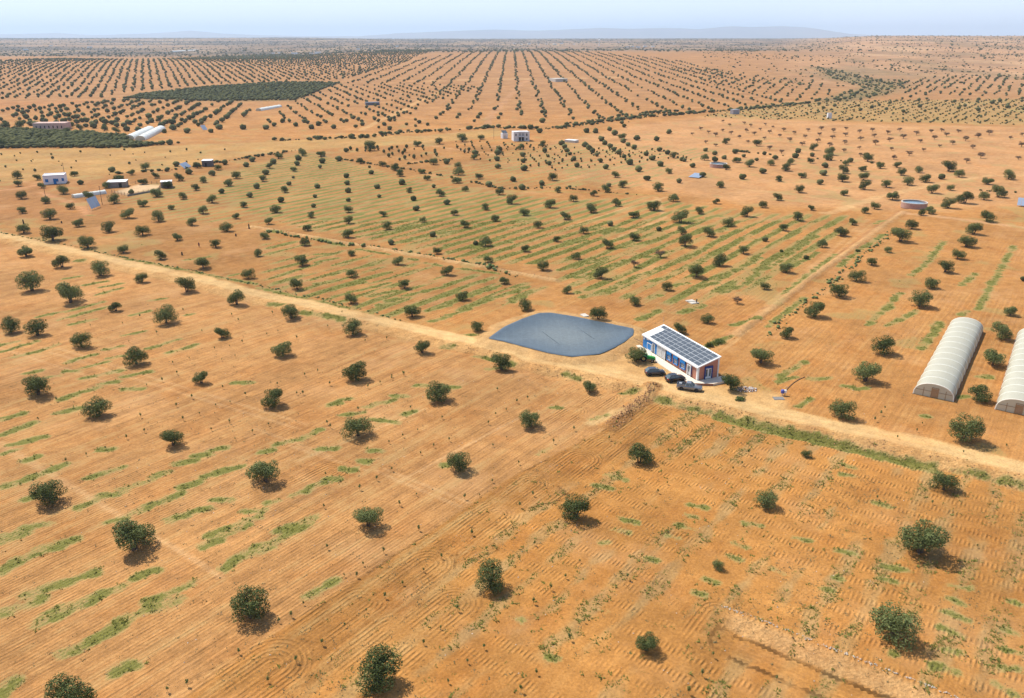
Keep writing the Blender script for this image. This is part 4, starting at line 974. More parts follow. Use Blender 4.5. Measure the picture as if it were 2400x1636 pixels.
# ------------------------------------------------------------------ plastic tunnel greenhouses
def film_mat(name, col, tr):
    k = NT(name); tc = k.n("ShaderNodeTexCoord").outputs["Object"]
    nz = k.noise(.5, 4, tc); k.l(k.mix(nz, tuple(q * .86 for q in col), tuple(min(1, q * 1.08) for q in col)), k.b.inputs["Base Color"]); k.b.inputs["Roughness"].default_value = .38
    t = k.n("ShaderNodeBsdfTranslucent"); t.inputs["Color"].default_value = (*col, 1); mx = k.n("ShaderNodeMixShader"); mx.inputs[0].default_value = tr
    k.l(k.b.outputs[0], mx.inputs[1]); k.l(t.outputs[0], mx.inputs[2]); k.l(mx.outputs[0], k.o.inputs["Surface"]); return k.m
M_HOOP = mat("hoop_strap", (.90, .88, .78), .6, 0, .05, 2)
M_FILM = film_mat("plastic_film", (.60, .575, .455), .28); M_FILM2 = film_mat("old_film", (.68, .64, .50), .35)
def tunnel(p, az, Wd, Ln, H, nseg, label, detail=True, group="plastic tunnel greenhouses", filmm=None):
    t = thing("tunnel_greenhouse", label, "greenhouse", (p[0], p[1], p[2]), az, group)
    def arch(x, k_, n=14, e=0.0): return [(x, Wd / 2 - (Wd / 2) * (1 - math.cos(math.pi * i / n)), (H + e) * math.sin(math.pi * i / n) ** .72 * k_) for i in range(n + 1)]
    hb = Ln / nseg
    for i in range(nseg):
        xs_ = [0, .5, 1]; b = MB(); R = [[(x_, y * (1 if True else 1), z) for x_, y, z in arch(i * hb + q * hb, 1 - .012 * math.sin(math.pi * q))] for q in (0, .5, 1)]
        vs = [v for r_ in R for v in r_]; n = 15; fs = [(a * n + j, a * n + j + 1, (a + 1) * n + j + 1, (a + 1) * n + j) for a in range(2) for j in range(n - 1)]
        b.add(vs, fs); b.build("film_bay", filmm or M_FILM, t, True)
    for i in range(nseg + 1):
        b = MB(); b.tube([(x_, y * 1.006, z * 1.006 + .012) for x_, y, z in arch(i * hb, 1)], .09, 5); b.build("hoop", M_HOOP, t)
    for x_, nme in ((0.02, "front_end"), (Ln - .02, "rear_end")):
        a = arch(x_, 1); b = MB(); c0 = (x_, 0, 0); b.add([c0] + a, [(0, i + 1, i + 2) if x_ < 1 else (0, i + 2, i + 1) for i in range(14)]); e_ = b.build(nme, M_FILM2, t)
        if x_ < 1 and detail:
            MB().box(-.06, .0, -.75, .35, .05, 1.95).build("door", M_WOOD, e_)
            b = MB(); b.box(-.09, -.0, -.9, -.75, 0, 2.1); b.box(-.09, -.0, .35, .5, 0, 2.1); b.box(-.09, 0, -.9, .5, 2.1, 2.22); b.tube([(-.05, -Wd / 2 + .3, 1.3), (-.05, Wd / 2 - .3, 1.3)], .05, 5); b.box(-.08, 0, 1.9, 2.0, 0, 1.9); b.box(-.08, 0, -2.3, -2.2, 0, 1.9); b.build("end_frame", M_WOOD, e_)
    if detail:
        b = MB()
        for s in (-1, 1): b.tube([(0, s * (Wd / 2 + .1), .03), (Ln, s * (Wd / 2 + .1), .03)], .12, 5)
        b.build("earth_skirt", mat("skirt_soil", (.30, .15, .07), .95), t)
    return t
fl_, fr_ = W1(2139.5, 923.5)[:2], W1(2234, 941)[:2]; wv = fr_ - fl_; wd = float(np.linalg.norm(wv)); bk_ = W1(2305, 773)[:2] - fr_; az = math.atan2(bk_[1], bk_[0])
c = (fl_ + fr_) / 2
tunnel((c[0], c[1], float(height(c[:1], c[1:])[0])), az, wd, 51.5, 3.0, 12, "long white plastic tunnel greenhouse fully in view right of the farm building")
fl2 = W1(2332, 960)[:2]; c = fl2 + wv / 2
tunnel((c[0], c[1], float(height(c[:1], c[1:])[0])), az, wd, 51.5, 3.0, 12, "white plastic tunnel greenhouse cut off by the right edge of the photo")
def tun2(u0, v0, u1, v1, wd, h, label, n=5, f=None):
    a, b = W1(u0, v0), W1(u1, v1); d = b[:2] - a[:2]; tunnel(a, math.atan2(d[1], d[0]), wd, float(np.linalg.norm(d)), h, n, label, False, filmm=f)
M_FILMW = film_mat("bright_film", (.80, .81, .76), .15)
tun2(303, 327, 352, 305, 7, 3.2, "left one of two adjoining white tunnels beside the dark bushes", 7, M_FILMW)
tun2(329, 329, 378, 304, 7, 3.2, "right one of two adjoining white tunnels beside the dark bushes", 7, M_FILMW)
tun2(606, 260, 655, 250.5, 6, 2.6, "single short white tunnel below the dark green plantation", 5, M_FILMW)
tun2(172, 464, 246, 453, 3.0, 1.7, "low cream tunnel behind an olive tree near the fenced pen", 7, M_FILMW)
tun2(402, 122, 462, 117.5, 14, 5, "long white greenhouse far off on the hazy left plain", 4, M_FILMW)

# ------------------------------------------------------------------ small buildings
def face_to_cam(p): return math.atan2(p[1], p[0])
def hut(name, label, u0, v0, u1, v1, dep, h, m, cat="building", roofm=None, over=.0, group=None):
    a, b = W1(u0, v0), W1(u1, v1); d = b[:2] - a[:2]; w = float(np.linalg.norm(d)); t = thing(name, label, cat, (a[0], a[1], min(a[2], b[2]) - .05), math.atan2(d[1], d[0]), group)
    MB().box(0, w, 0, dep, 0, h).build("wall", m, t)
    rt = MB(); rt.box(-over, w + over, -over, dep + over, h + .003, h + .18); rt.build("roof", roofm or M_ROOFW, t)
    return t, w
def opening(t, x0, x1, z0, z1, nme, m, fm=None, y=0.0):
    o = MB().box(x0, x1, y - .03, y - .003, z0, z1).build(nme, m, t)
    if fm: b = MB(); frame_bars(b, x0 - .12, x1 + .12, z0 - .12, z1 + .12, .12, y - .07, y - .003); b.build("frame", fm, o)
    return o
M_HW = mat("lilac_whitewash", (.70, .68, .72), .75, 0, .06, 1)
t, w = hut("white_house", "small white house with blue doors and windows left of the animal pen", 103, 433, 154, 430, 8, 4.2, M_HW, "house", M_HW)
b = MB(); b.box(0, w, -.0, .25, 4.19, 4.6); b.box(0, .25, .25, 8, 4.19, 4.6); b.box(w - .25, w, .25, 8, 4.19, 4.6); b.box(.25, w - .25, 7.75, 8, 4.19, 4.6); b.build("parapet", M_HW, t)
opening(t, w * .10, w * .22, 1.3, 2.6, "window", M_BLUE, M_NAVY); opening(t, w * .47, w * .58, .1, 2.7, "door", M_BLUE, M_NAVY); opening(t, w * .60, w * .68, 1.4, 2.6, "window", M_BLUE, M_NAVY); opening(t, w * .86, w * .94, 1.6, 2.8, "window", M_BLUE, M_NAVY)
M_HG = mat("raw_render", (.62, .61, .62), .85, 0, .08, .8)
t, w = hut("two_storey_house", "pale unfinished two storey house with dark openings in the middle distance", 1203.5, 331, 1240.5, 330.5, 9, 6.2, M_HG, "house", M_ROOFW)
b = MB(); b.box(0, w * .28, -.9, -.003, 0, 6.7); b.box(w * .72, w, -.9, -.003, 0, 6.7); b.box(0, w, .0, .25, 6.18, 6.8); b.box(w * .28, w * .72, -.9, -.003, 3.1, 3.4); b.build("side_bay", M_HG, t)
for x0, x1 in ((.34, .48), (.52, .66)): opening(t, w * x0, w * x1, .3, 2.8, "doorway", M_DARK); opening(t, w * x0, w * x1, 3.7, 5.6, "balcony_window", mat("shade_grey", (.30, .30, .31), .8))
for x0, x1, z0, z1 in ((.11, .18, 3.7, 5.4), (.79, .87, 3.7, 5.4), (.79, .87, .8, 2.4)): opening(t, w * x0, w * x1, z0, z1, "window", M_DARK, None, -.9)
t, w = hut("annex_hut", "small pale hut with a tilted solar panel on top left of the two storey house", 1178.5, 325, 1190, 324.5, 4, 3.6, M_HG, "hut", M_ROOFW)
b = MB(); b.add([(0, .2, 3.9), (w, .2, 3.9), (w, 3.6, 5.6), (0, 3.6, 5.6), (0, .2, 3.82), (w, .2, 3.82), (w, 3.6, 5.52), (0, 3.6, 5.52)], [(0, 1, 2, 3), (7, 6, 5, 4), (0, 4, 5, 1), (1, 5, 6, 2), (2, 6, 7, 3), (3, 7, 4, 0)]); b.build("solar_panel", M_SOLAR, t); opening(t, w * .3, w * .55, .1, 2.2, "door", mat("grey_door", (.45, .43, .38), .7))
M_BLOCK = mat("grey_block", (.22, .19, .17), .9, 0, .2, 1.2)
t, w = hut("animal_shed", "long low shed with a bright white roof at the left end of the pen", 252, 441, 296, 439, 7, 2.8, M_BLOCK, "shed", M_ROOFW, .25); opening(t, w * .62, w * .78, .1, 2.3, "door", M_DARK)
t, w = hut("block_hut", "small grey block hut with a white roof at the right end of the pen", 378, 441, 404, 440, 5, 3.0, M_BLOCK, "hut", M_ROOFW, .15)
t, w = hut("stone_hut", "dark block hut with a white flat roof behind the olive rows at upper left", 474, 391, 496.5, 390.5, 6, 3.4, mat("dark_block", (.13, .11, .11), .9), "hut", M_ROOFW, .2); opening(t, w * .3, w * .5, .1, 2.2, "door", M_DARK)
M_PK = mat("faded_pink", (.50, .34, .29), .85, 0, .12, .8)
t, w = hut("pink_house", "long low faded pink house above the dark bushes at far left", 79, 306, 155, 305, 12, 5.5, M_PK, "house", M_PK)
for k_ in range(7): opening(t, w * (.08 + .13 * k_), w * (.115 + .13 * k_), 1.6, 3.6, "window", M_DARK)
hut("pump_house", "tiny grey box hut at the left end of the green vineyard strips", 1718, 268, 1733, 267, 4, 4.2, mat("dusk_render", (.33, .30, .32), .85), "hut", M_GREYM)
hut("pump_house", "tiny grey box hut standing inside the green vineyard strips", 1940, 278, 1949, 278, 4, 4.6, M_HG, "hut", M_GREYM)
hut("long_shed", "low pale shed roof between olives right of the two storey house", 1323, 333, 1347, 335, 5, 1.6, M_CONC, "shed", M_ROOFW)
hut("walled_compound", "low grey walled compound among the hillside olive rows", 1302, 192, 1330, 191, 20, 4.5, M_CONC, "building", M_CONC)
hut("dark_roofed_shed", "low dark grey shed beside the brown track across the far orchard", 858, 247, 890, 246.5, 8, 3, mat("slate_grey", (.12, .12, .14), .7), "shed", mat("slate_roof", (.14, .15, .18), .5))
p = W([1404], [108])[0][0]; t = thing("water_tower", "thin pale water tower on the hazy skyline of the centre", "water tower", tuple(p)); b = MB(); b.lathe([(2.5, 0), (2.0, 22), (5, 25), (6, 27), (6, 33), (0, 35)], 10); b.build("tower", M_WHITE, t)

def array(label, corners, hl, n=3):
    """tilted ground-mounted solar array: low edge from corner 0 to 1, leaning back"""
    a, b = W1(*corners[0]), W1(*corners[1]); d = b[:2] - a[:2]; w = float(np.linalg.norm(d)); t = thing("solar_array", label, "solar panels", (a[0], a[1], a[2]), math.atan2(d[1], d[0]), "ground mounted solar panels")
    z0, dep, z1 = hl
    for i in range(n):
        x0, x1 = w * i / n + .04, w * (i + 1) / n - .04; q = [(x0, 0, z0), (x1, 0, z0), (x1, dep, z1), (x0, dep, z1)]
        b = MB(); b.add(q + [(x, y, z - .06) for x, y, z in q], [(0, 1, 2, 3), (7, 6, 5, 4), (0, 4, 5, 1), (1, 5, 6, 2), (2, 6, 7, 3), (3, 7, 4, 0)]); b.build("solar_panel", M_SOLAR2, t)
    b = MB()
    for x in (.2, w / 2, w - .2): b.tube([(x, .15, 0), (x, .15, z0 + .05)], .06, 5); b.tube([(x, dep - .15, 0), (x, dep - .15, z1 - .1)], .06, 5)
    b.build("support_leg", M_GREYM, t)
M_SOLAR2 = mat("silvery_panel", (.30, .36, .46), .3, .2, .08, 1, 0, .6)
a, b_ = W1(214.5, 493), W1(236, 484)
array("large tilted silver solar array standing by the dirt path near the pen", ((214.5, 493), (236, 485)), (.6, 1.5, 4.9), 3)
array("silver solar array next to the dark hut with white roof", ((433, 397), (449, 392)), (.5, 3.0, 3.0), 3)
array("flat blue solar array beside the round tank in the middle distance", ((1613, 416), (1638, 418.5)), (.4, 8, 1.5), 4)
array("tiny solar array among olives above the ochre field", ((476, 306), (487, 305)), (.5, 4, 3.8), 2)
array("dark solar array half cut off at the right edge of the photo", ((2383, 484), (2420, 487)), (.6, 5, 3.2), 4)

# round water tanks
def tank(label, u, v, rad, h):
    p = W1(u, v); p = p + np.array([p[0], p[1], 0]) / math.hypot(p[0], p[1]) * rad; t = thing("water_tank", label, "water tank", (p[0], p[1], p[2] - .1), 0, "round brick water tanks")
    MB().lathe([(rad, 0), (rad, h), (rad - .35, h), (rad - .35, h - 1.2), (0, h - 1.2)], 40).build("wall", M_BRICKT, t)
    MB().lathe([(rad + .03, h - .22), (rad + .03, h + .03), (rad - .38, h + .03), (rad - .38, h - .1)], 40).build("rim", M_CONC, t)
    wm = mat("tank_water", (.10, .17, .23), .12, 0, .1, .5, 0, .5); MB().lathe([(rad - .36, h - .45), (0, h - .45)], 32).build("water", wm, t)
tank("round brick tank full of water by the pale track at right", 2140.5, 490.5, 5.3, 2.5)
tank("round brick tank farther off behind the flat blue solar array", 1683, 394.5, 4.9, 2.3)

# fenced pen: posts and rails, poles, person, stumps
pen = [(262, 452), (300, 460), (372, 447), (381, 432), (330, 430), (306, 432)]
pq = [W1(u, v) for u, v in pen]; t = thing("pen_fence", "rough dark rail fence round the bare animal pen between the two huts", "fence", tuple(pq[0]))
for a, b in ((pq[1], pq[2]),): MB().add([tuple(a - pq[0] + (0, -.5, -.2)), tuple(b - pq[0] + (0, -.5, -.2)), tuple(b - pq[0] + (0, -.1, -.2)), tuple(a - pq[0] + (0, -.1, -.2)), tuple(a - pq[0] + (0, -.5, .8)), tuple(b - pq[0] + (0, -.5, .8)), tuple(b - pq[0] + (0, -.1, .8)), tuple(a - pq[0] + (0, -.1, .8))], [(3, 2, 1, 0), (4, 5, 6, 7), (0, 1, 5, 4), (1, 2, 6, 5), (2, 3, 7, 6), (3, 0, 4, 7)]).build('low_wall', M_BLOCK, t)
for a, b in zip(pq, pq[1:]):
    n_ = max(2, int(np.linalg.norm(b - a) / 2.6)); rail = [tuple(a - pq[0] + (0, 0, 1.0)), tuple(b - pq[0] + (0, 0, 1.0))]
    MB().tube(rail, .07, 4).build("rail", M_BARK, t); MB().tube([(q[0], q[1], q[2] - .55) for q in rail], .09, 4).build("rail", M_BARK, t)
    for i in range(n_):
        q = a + (b - a) * i / n_ - pq[0]; MB().tube([(q[0], q[1], q[2]), (q[0] + .05, q[1], q[2] + 1.6)], .09, 5).build("post", M_BARK, t)
for u, v, h, l in ((107, 463, 6, "thin dark pole on bare red soil below the white house"), (153, 417, 8, "thin dark pole just behind the white house"), (240, 480, 8.5, "thin dark pole beside the large tilted solar array"), (1157.5, 325, 8, "thin pole left of the small pale hut by the two storey house")):
    p = W1(u, v); t = thing("utility_pole", l, "pole", tuple(p), 0, "thin poles near the houses"); MB().tube([(0, 0, 0), (0, 0, h)], [.13, .09], 6).build("pole", M_BARK, t); MB().tube([(-.7, 0, h - .5), (.7, 0, h - .5)], .05, 5).build("crossarm", M_BARK, t)
for u, v, h, l in ((427, 598, 1.2, "black stump between two olive trees left of the long bund"), (553, 553.5, 1.0, "black stump near the left end of the long bund"), (144.5, 523, .9, "black stump at the edge of an olive shadow near the left edge"), (584, 536, 2.0, "narrow dark standing slab at the left tip of the long bund"), (55.5, 524.5, 1.8, "dark reddish post just behind a small olive at the left edge")):
    p = W1(u, v); t = thing("dark_stump", l, "stump", tuple(p), random.random() * 3); b = MB(); b.lathe([(.32, 0), (.26, .3 * h), (.24, .8 * h), (.1, h), (0, h)], 7); b.build("stump", mat("char", (.025, .015, .014), .9), t); b = MB(); b.tube([(.1, 0, .3 * h), (.4, .2, .7 * h)], [.1, .05], 5); b.build("side_shoot", M_BARK, t)
# the person out in the field
p = W1(467, 579.5); t = thing("person", "person in dark red clothes standing alone on bare soil among olives", "person", tuple(p), math.radians(200))
sk = [(0, 0, .92), (0, .0, 1.15), (0, .02, 1.40), (0, .03, 1.52), (0, .06, 1.62), (0, .07, 1.74), (.10, 0, .88), (.12, .03, .48), (.12, 0, .07), (.12, .15, .03), (-.10, 0, .88), (-.12, -.05, .48), (-.12, -.12, .07), (-.12, .03, .03),
      (.19, .0, 1.40), (.25, -.03, 1.12), (.24, .08, .86), (-.19, 0, 1.40), (-.26, .0, 1.12), (-.22, .12, .90)]
ed = [(0, 1), (1, 2), (2, 3), (3, 4), (4, 5), (0, 6), (6, 7), (7, 8), (8, 9), (0, 10), (10, 11), (11, 12), (12, 13), (2, 14), (14, 15), (15, 16), (2, 17), (17, 18), (18, 19)]
ra = [.16, .15, .17, .06, .10, .09, .10, .07, .05, .04, .10, .07, .05, .04, .07, .05, .035, .07, .05, .035]
bm2 = bmesh.new(); lay = bm2.verts.layers.skin.verify(); vv = [bm2.verts.new(q) for q in sk]
for a_, b_ in ed: bm2.edges.new((vv[a_], vv[b_]))
for i, q in enumerate(ra): vv[i][lay].radius = (q, q)
vv[0][lay].use_root = True
me = bpy.data.meshes.new("body"); bm2.to_mesh(me); bm2.free()
bo = link("body", me, mat("dark_red_cloth", (.13, .03, .045), .85), t); bo.modifiers.new("skin", 'SKIN'); m_ = bo.modifiers.new("sub", 'SUBSURF'); m_.levels = 1; m_.render_levels = 1
b = MB(); b.lathe([(.0, -.12), (.08, -.1), (.115, 0), (.10, .1), (0, .14)], 10, (0, .07, 1.68)); b.build("head_cloth", mat("head_scarf", (.08, .05, .10), .85), t, True)
b = MB(); b.lathe([(.24, 0), (.2, .3), (.16, .5)], 10, (0, 0, .5)); b.build("long_coat", mat("coat", (.11, .025, .04), .85), t, True)
# ------------------------------------------------------------------ olive trees
OL = {
 'a0': "203,78,75 455,130,130 715,195,95 218,255,115 483,325,185 640,38,75 990,245,120 795,390,145 1165,120,120 1437,148,120 1295,275,130 1117,435,105 1300,15,95 1555,42,65 1605,322,95 1455,490,100 1740,185,90 1840,80,95 2055,240,115 1955,385,100 2140,125,75 2210,22,70 1838,575,135 2250,665,120 238,468,140 563,565,145 912,640,165 1285,700,115 1692,785,165 2145,905,160 290,775,215 640,885,240 1050,960,115 1505,1070,210 108,1155,170 342,1180,185 745,1285,190 1235,1440,200 2012,1205,130",
 'a1': "183,70,100 520,22,45 500,115,75 835,68,80 115,175,80 470,232,80 840,168,85 1153,105,75 1450,50,60 1510,155,65 1187,222,95 835,295,105 1222,358,60 1795,92,70 1890,205,95 1600,285,60 2075,45,75 2168,148,80 80,305,90 445,368,90 868,458,75 20,465,80 418,548,115 1290,540,100 1640,445,80 2080,370,115 1990,360,50 2100,520,90 1735,635,115 868,652,100 370,765,135 1345,755,110 862,890,110 2245,715,95 1870,860,110 1415,1015,150 320,1025,165 880,1170,175 2005,1140,120 1505,1340,145 245,1360,180 905,1579,215 2220,1490,180",
 'a2': "108,95,95 345,25,105 480,132,95 715,68,105 235,208,85 650,258,85 890,188,55 1097,115,100 1285,48,125 1525,158,145 1693,80,85 1330,235,50 1535,265,85 1565,375,145 1780,285,110 1105,322,95 402,332,65 118,422,80 580,490,90 862,392,105 278,590,110 1880,550,135 1955,192,110 2125,105,110 2095,442,95 805,665,130 1665,655,150 1400,770,95 500,800,85 1115,905,110 118,950,130 780,1035,160 1770,1070,115 2285,765,90 2290,330,55 1120,1420,180 1515,1160,115 2250,1430,200 2270,25,80 940,10,90",
 'a3': "392,48,65 268,140,100 137,232,80 762,180,80 878,75,80 965,38,85 657,278,120 490,382,90 1300,218,110 1195,330,175 1630,30,125 1460,80,95 1390,95,70 1978,150,135 1860,265,140 1792,378,150 1715,490,115 1600,610,135 1480,755,130 1370,920,185 1085,430,75 938,545,95 800,690,145 640,830,165 425,1010,185 170,1200,130 1040,1345,200 165,610,125 343,490,45 2190,1000,120 2100,1210,175 2030,1455,210 2310,690,60",
 'b0': "350,290,225 895,480,230 1825,185,140 1570,745,195 455,1260,280", 'b1': "165,385,215 925,660,260 1660,340,230 85,1075,300 1840,970,215 1020,1475,255",
 'b2': "165,580,195 700,265,150 1985,245,185 1150,900,230 575,1400,260 2290,1300,200", 'b3': "880,165,235 665,490,225 1770,700,290 345,850,95 1590,1150,240 1900,340,200",
 'c0': "1215,235,370 650,1660,380 2265,850,340", 'c1': "1120,1450,400 2130,580,285", 'c2': "1215,1150,215 1865,410,110", 'c3': "1370,260,400 1130,1020,430",
 'm0': "118,460,70 125,512,55 255,470,50 510,442,55 550,500,40 285,525,50 432,565,80 148,598,70 310,628,65 605,600,80 815,478,70 728,525,65 780,628,80 970,500,65 990,400,65 900,435,50 1060,458,50 1137,412,32 1202,378,45 1288,430,48 1220,475,65 1068,583,85 895,565,40 1145,525,65 1247,600,60 1335,540,55 1385,488,55 1445,440,45 1488,402,55 1345,388,55 1532,365,45 1445,625,70 1555,510,65 1508,560,40 1608,460,65 1678,380,42 1718,345,45 1860,360,45 1838,390,50 1897,325,60 2060,305,60 2185,310,65 2030,335,45 2022,370,40 2195,355,45 2180,390,30 2000,410,50 1812,432,45 1790,480,55 1748,528,48 1702,588,45 1940,555,55 1970,505,35 1998,458,22 2160,525,40 2145,590,30 1912,622,48 765,415,45 2305,340,45 1158,230,45 1275,150,45 1437,148,36 1495,125,45 1180,130,48 1120,150,35 945,145,48 865,138,45 790,150,50 712,135,50 640,118,48 545,130,52 455,150,55 480,115,60 210,100,45 140,118,75 40,122,70 20,245,60 590,75,42 875,90,40 798,110,40 1100,110,40 1090,75,50 1015,50,45 1175,90,48 1330,85,36 1390,70,34 720,90,48 955,105,32 1030,80,35 1240,70,32 1655,125,44 1810,125,42 1868,105,36 1925,80,36 2015,105,36 2122,122,40 2072,80,32 2170,100,40 2272,120,36 380,50,30 465,40,36 525,50,36 445,70,32 655,80,30 295,75,42",
 'm1': "35,280,38 198,270,78 520,240,62 668,225,58 825,210,68 950,195,50 132,358,50 282,378,52 365,405,65 400,445,58 205,430,35 192,388,22 35,455,40 40,503,38 48,555,45 48,615,32 550,425,55 588,470,50 412,500,48 245,528,42 258,588,28 463,555,50 490,610,42 628,365,60 718,362,42 905,330,50 910,300,45 793,385,55 800,435,75 937,463,55 790,490,68 628,522,30 845,545,50 1005,515,45 672,580,65 718,635,45 1075,275,45 1065,298,48 1060,340,42 1067,390,42 1222,262,52 1235,310,42 1237,352,35 1245,405,48 1370,245,50 1385,280,38 1407,315,25 1415,368,38 1170,480,45 1365,505,42 1440,472,70 1500,232,42 1520,258,40 1535,280,36 1555,300,32 1583,338,38 1603,382,40 1660,245,45 1685,265,45 1710,285,40 1740,310,30 1763,350,38 1800,395,42 1230,535,48 1077,570,60 1160,632,75 1473,555,50 1580,615,60 1720,578,52 1800,552,65 1820,515,35 1865,452,55 1915,520,60 2155,545,78 2230,425,52 2170,375,45 2025,412,48 2080,472,45 1963,365,48 2118,335,45 2262,320,52 2300,490,40 2262,615,70 2318,340,35 1370,80,42 1290,125,42 1350,150,42 1668,148,42 1730,150,42 1910,88,30 1925,112,32 1825,135,35 1860,165,45 1910,195,60 1920,218,40 1770,205,45 1793,230,38 1830,250,38 1855,275,38 1890,295,42 1925,320,32 1953,240,35 1993,260,38 2012,200,45 2145,205,42 2230,155,38 2165,275,38 2075,305,36 2220,295,38 98,115,30 143,100,32 293,100,32 330,72,32 330,130,35 255,118,22 390,38,28 425,20,25 360,55,28 445,98,24 505,108,22 530,85,30 588,100,28 505,65,22 252,35,25 222,52,22 75,52,25 37,75,30 645,55,28 675,30,26 693,18,26 790,50,26 803,32,28 905,75,24 930,50,30 945,30,28 1070,55,28 1085,30,28 1225,30,24 1365,15,28",
 'm2': "12,345,32 67,385,38 150,335,55 155,275,32 220,300,36 218,345,45 283,328,34 355,290,40 370,350,62 415,315,28 295,400,52 405,465,48 135,450,44 252,520,62 455,380,68 502,340,28 555,300,32 543,425,48 598,370,58 630,330,38 653,480,50 700,408,68 733,362,52 765,320,45 785,285,42 808,455,58 868,355,48 880,310,35 933,500,46 792,555,65 645,608,65 957,438,48 968,385,45 990,335,65 1000,300,75 890,268,55 1087,482,75 1097,575,58 1093,425,68 1110,370,50 1140,350,40 1225,410,55 1230,470,72 1237,535,75 1258,345,85 1345,392,58 1385,520,72 1458,385,55 1487,438,62 1530,505,75 1605,420,58 1650,485,75 1697,560,82 1760,465,48 1820,540,56 1880,450,66 1808,410,95 1425,605,85 2075,500,78 2218,465,80 2145,585,95 2050,605,68 1808,660,105 1920,628,108 230,632,52 293,225,50 505,238,62",
}
AL = {'m2': "65,165,26 122,130,32 175,152,30 158,222,30 225,175,38 225,242,34 272,140,28 275,78,24 320,102,28 330,162,34 387,185,32 418,92,28 432,145,32 445,218,24 462,108,28 488,165,36 528,132,24 555,195,30 562,98,20 590,152,34 593,265,42 615,115,22 660,178,32 672,292,40 687,138,36 730,208,42 758,158,34 812,238,45 833,185,34 853,140,34 943,130,38 932,168,36 918,215,40 1018,190,42 1000,245,46 1025,145,38 1110,130,30 1108,172,40 1103,225,40 1098,280,38 1205,150,34 1210,200,42 1203,260,30 1210,310,36 1292,140,36 1305,180,38 1312,232,48 1395,160,36 1410,210,42 1420,268,32 1437,330,42 1503,188,48 1478,140,34 1540,305,52 1590,165,40 1618,215,38 1690,150,36 1712,195,42 1748,248,26 1762,142,34 1795,172,42 1838,228,42 1875,150,38 1925,205,46 1932,355,45 1975,258,40 2010,185,48 2028,322,56 2085,162,50 2230,192,30 2285,332,42 2305,245,50 2310,170,35 1637,275,18",
      'a2': "1345,475,100 1105,565,70 2040,895,85"}
SA = {'b0': "515,330 1600,380 1740,305 1955,375 2085,345 2222,278 2018,215 1808,450 1660,500 1275,475 1310,610 1148,670 955,760 1915,595 2130,680 785,820 600,880 2080,530 2290,620 1605,85 1330,190 1470,150 348,505",
      'b1': "195,185 560,65 443,100 670,185 1230,130 1340,95 1125,170 1015,210 370,270 425,270 925,415 645,540 115,550 675,570 1400,400 1685,490 1465,600 1330,655 1205,710 1750,690 1610,745 1490,810 1230,960 1095,1045 630,1000 940,1130 1455,1185 1300,1275 615,1295 1475,1500 1890,1215 2145,740 2140,1065 2170,455 2105,540 2265,415 2185,235 2270,665 2250,1375 1955,1540 2025,1190",
      'b2': "45,345 140,310 560,595 375,710 878,680 190,1185 300,1110 60,900 1465,620 2140,810 2000,950 1645,860 1570,920 1405,1080 1320,1160 70,1290 2080,910",
      'b3': "965,510 1055,400 1395,540 1485,1260 1345,605 1020,455 375,1365 985,1215 1170,665 2155,745 2030,1185 1765,800", 'c0': "1520,1510 1700,1455 2165,1165",
      'c1': "645,215 1157,250 970,365 800,465 915,470 430,720 210,880 322,830 600,1085 365,1240 805,920 1000,785 1330,540 1517,420 1955,90 1475,45 1170,660 1825,775 1675,940 1520,1080 1915,1250 1740,1430 2065,1120 110,1420 1680,300",
      'c2': "613,335 1045,490 350,585 195,710 655,880 520,1040 1820,1190 485,480 1720,1360 80,1510 1600,1520 220,1350 205,180", 'c3': "75,1400 195,190 1890,200",
      'a0': "1270,1000 1110,1060 1420,1150 1660,945 2100,985 2160,1035 2080,1265 2195,1230 1945,1290 1715,1375 2010,1390 2130,1355 1565,1420 1830,1130 1170,1225 420,1045 820,1080 700,995", 'a1': "150,970 200,1130 100,1160 370,1195 990,1220 1185,1200 1330,1510 1230,1540 780,960 1080,600 650,1090"}
def parse(D, k3=True):
    out = []
    for t, s in D.items():
        kk = 2.905 if t[0] == 'm' else 3.8633
        for q in s.split():
            a = [float(z) for z in q.split(',')]; u, v = px(t, a[0], a[1]); out.append((u, v, a[2] / kk if k3 else 0))
    return np.array(out)
def clump_cards(cent, rad, n, size, up=.25, shell=(.55, 1.08)):
    """n little leaf sprays spread through the given lobes"""
    vol = np.array([r[0] * r[1] * r[2] for r in rad]) ** .72; li = rng.choice(len(cent), n, p=vol / vol.sum())
    d = rng.normal(size=(n, 3)); d[:, 2] = np.where(d[:, 2] < 0, d[:, 2] * .8, d[:, 2]); d /= np.linalg.norm(d, axis=1, keepdims=True)
    r = shell[0] + (shell[1] - shell[0]) * rng.random(n) ** .6
    p = np.array(cent)[li] + d * np.array(rad)[li] * r[:, None]
    nr = d + rng.normal(size=(n, 3)) * .7 + np.array([0, 0, up]); nr /= np.linalg.norm(nr, axis=1, keepdims=True)
    a = np.cross(nr, rng.normal(size=(n, 3))); a /= np.linalg.norm(a, axis=1, keepdims=True); b = np.cross(nr, a)
    s = size * (.6 + .9 * rng.random(n)); L_ = s[:, None] * (1.1 + .5 * rng.random((n, 1))); w_ = s[:, None] * .62
    V = np.stack([p - a * L_, p + b * w_ + nr * s[:, None] * .12, p + a * L_, p - b * w_ + nr * s[:, None] * .12], 1).reshape(-1, 3)
    return V, np.arange(4 * n).reshape(-1, 4)
def fit(V, wid):
    """scale the crown so that it is one unit wide"""
    r = np.percentile(np.hypot(V[:, 0], V[:, 1]), 96); V[:, :2] *= wid / 2 / r; return wid / 2 / r
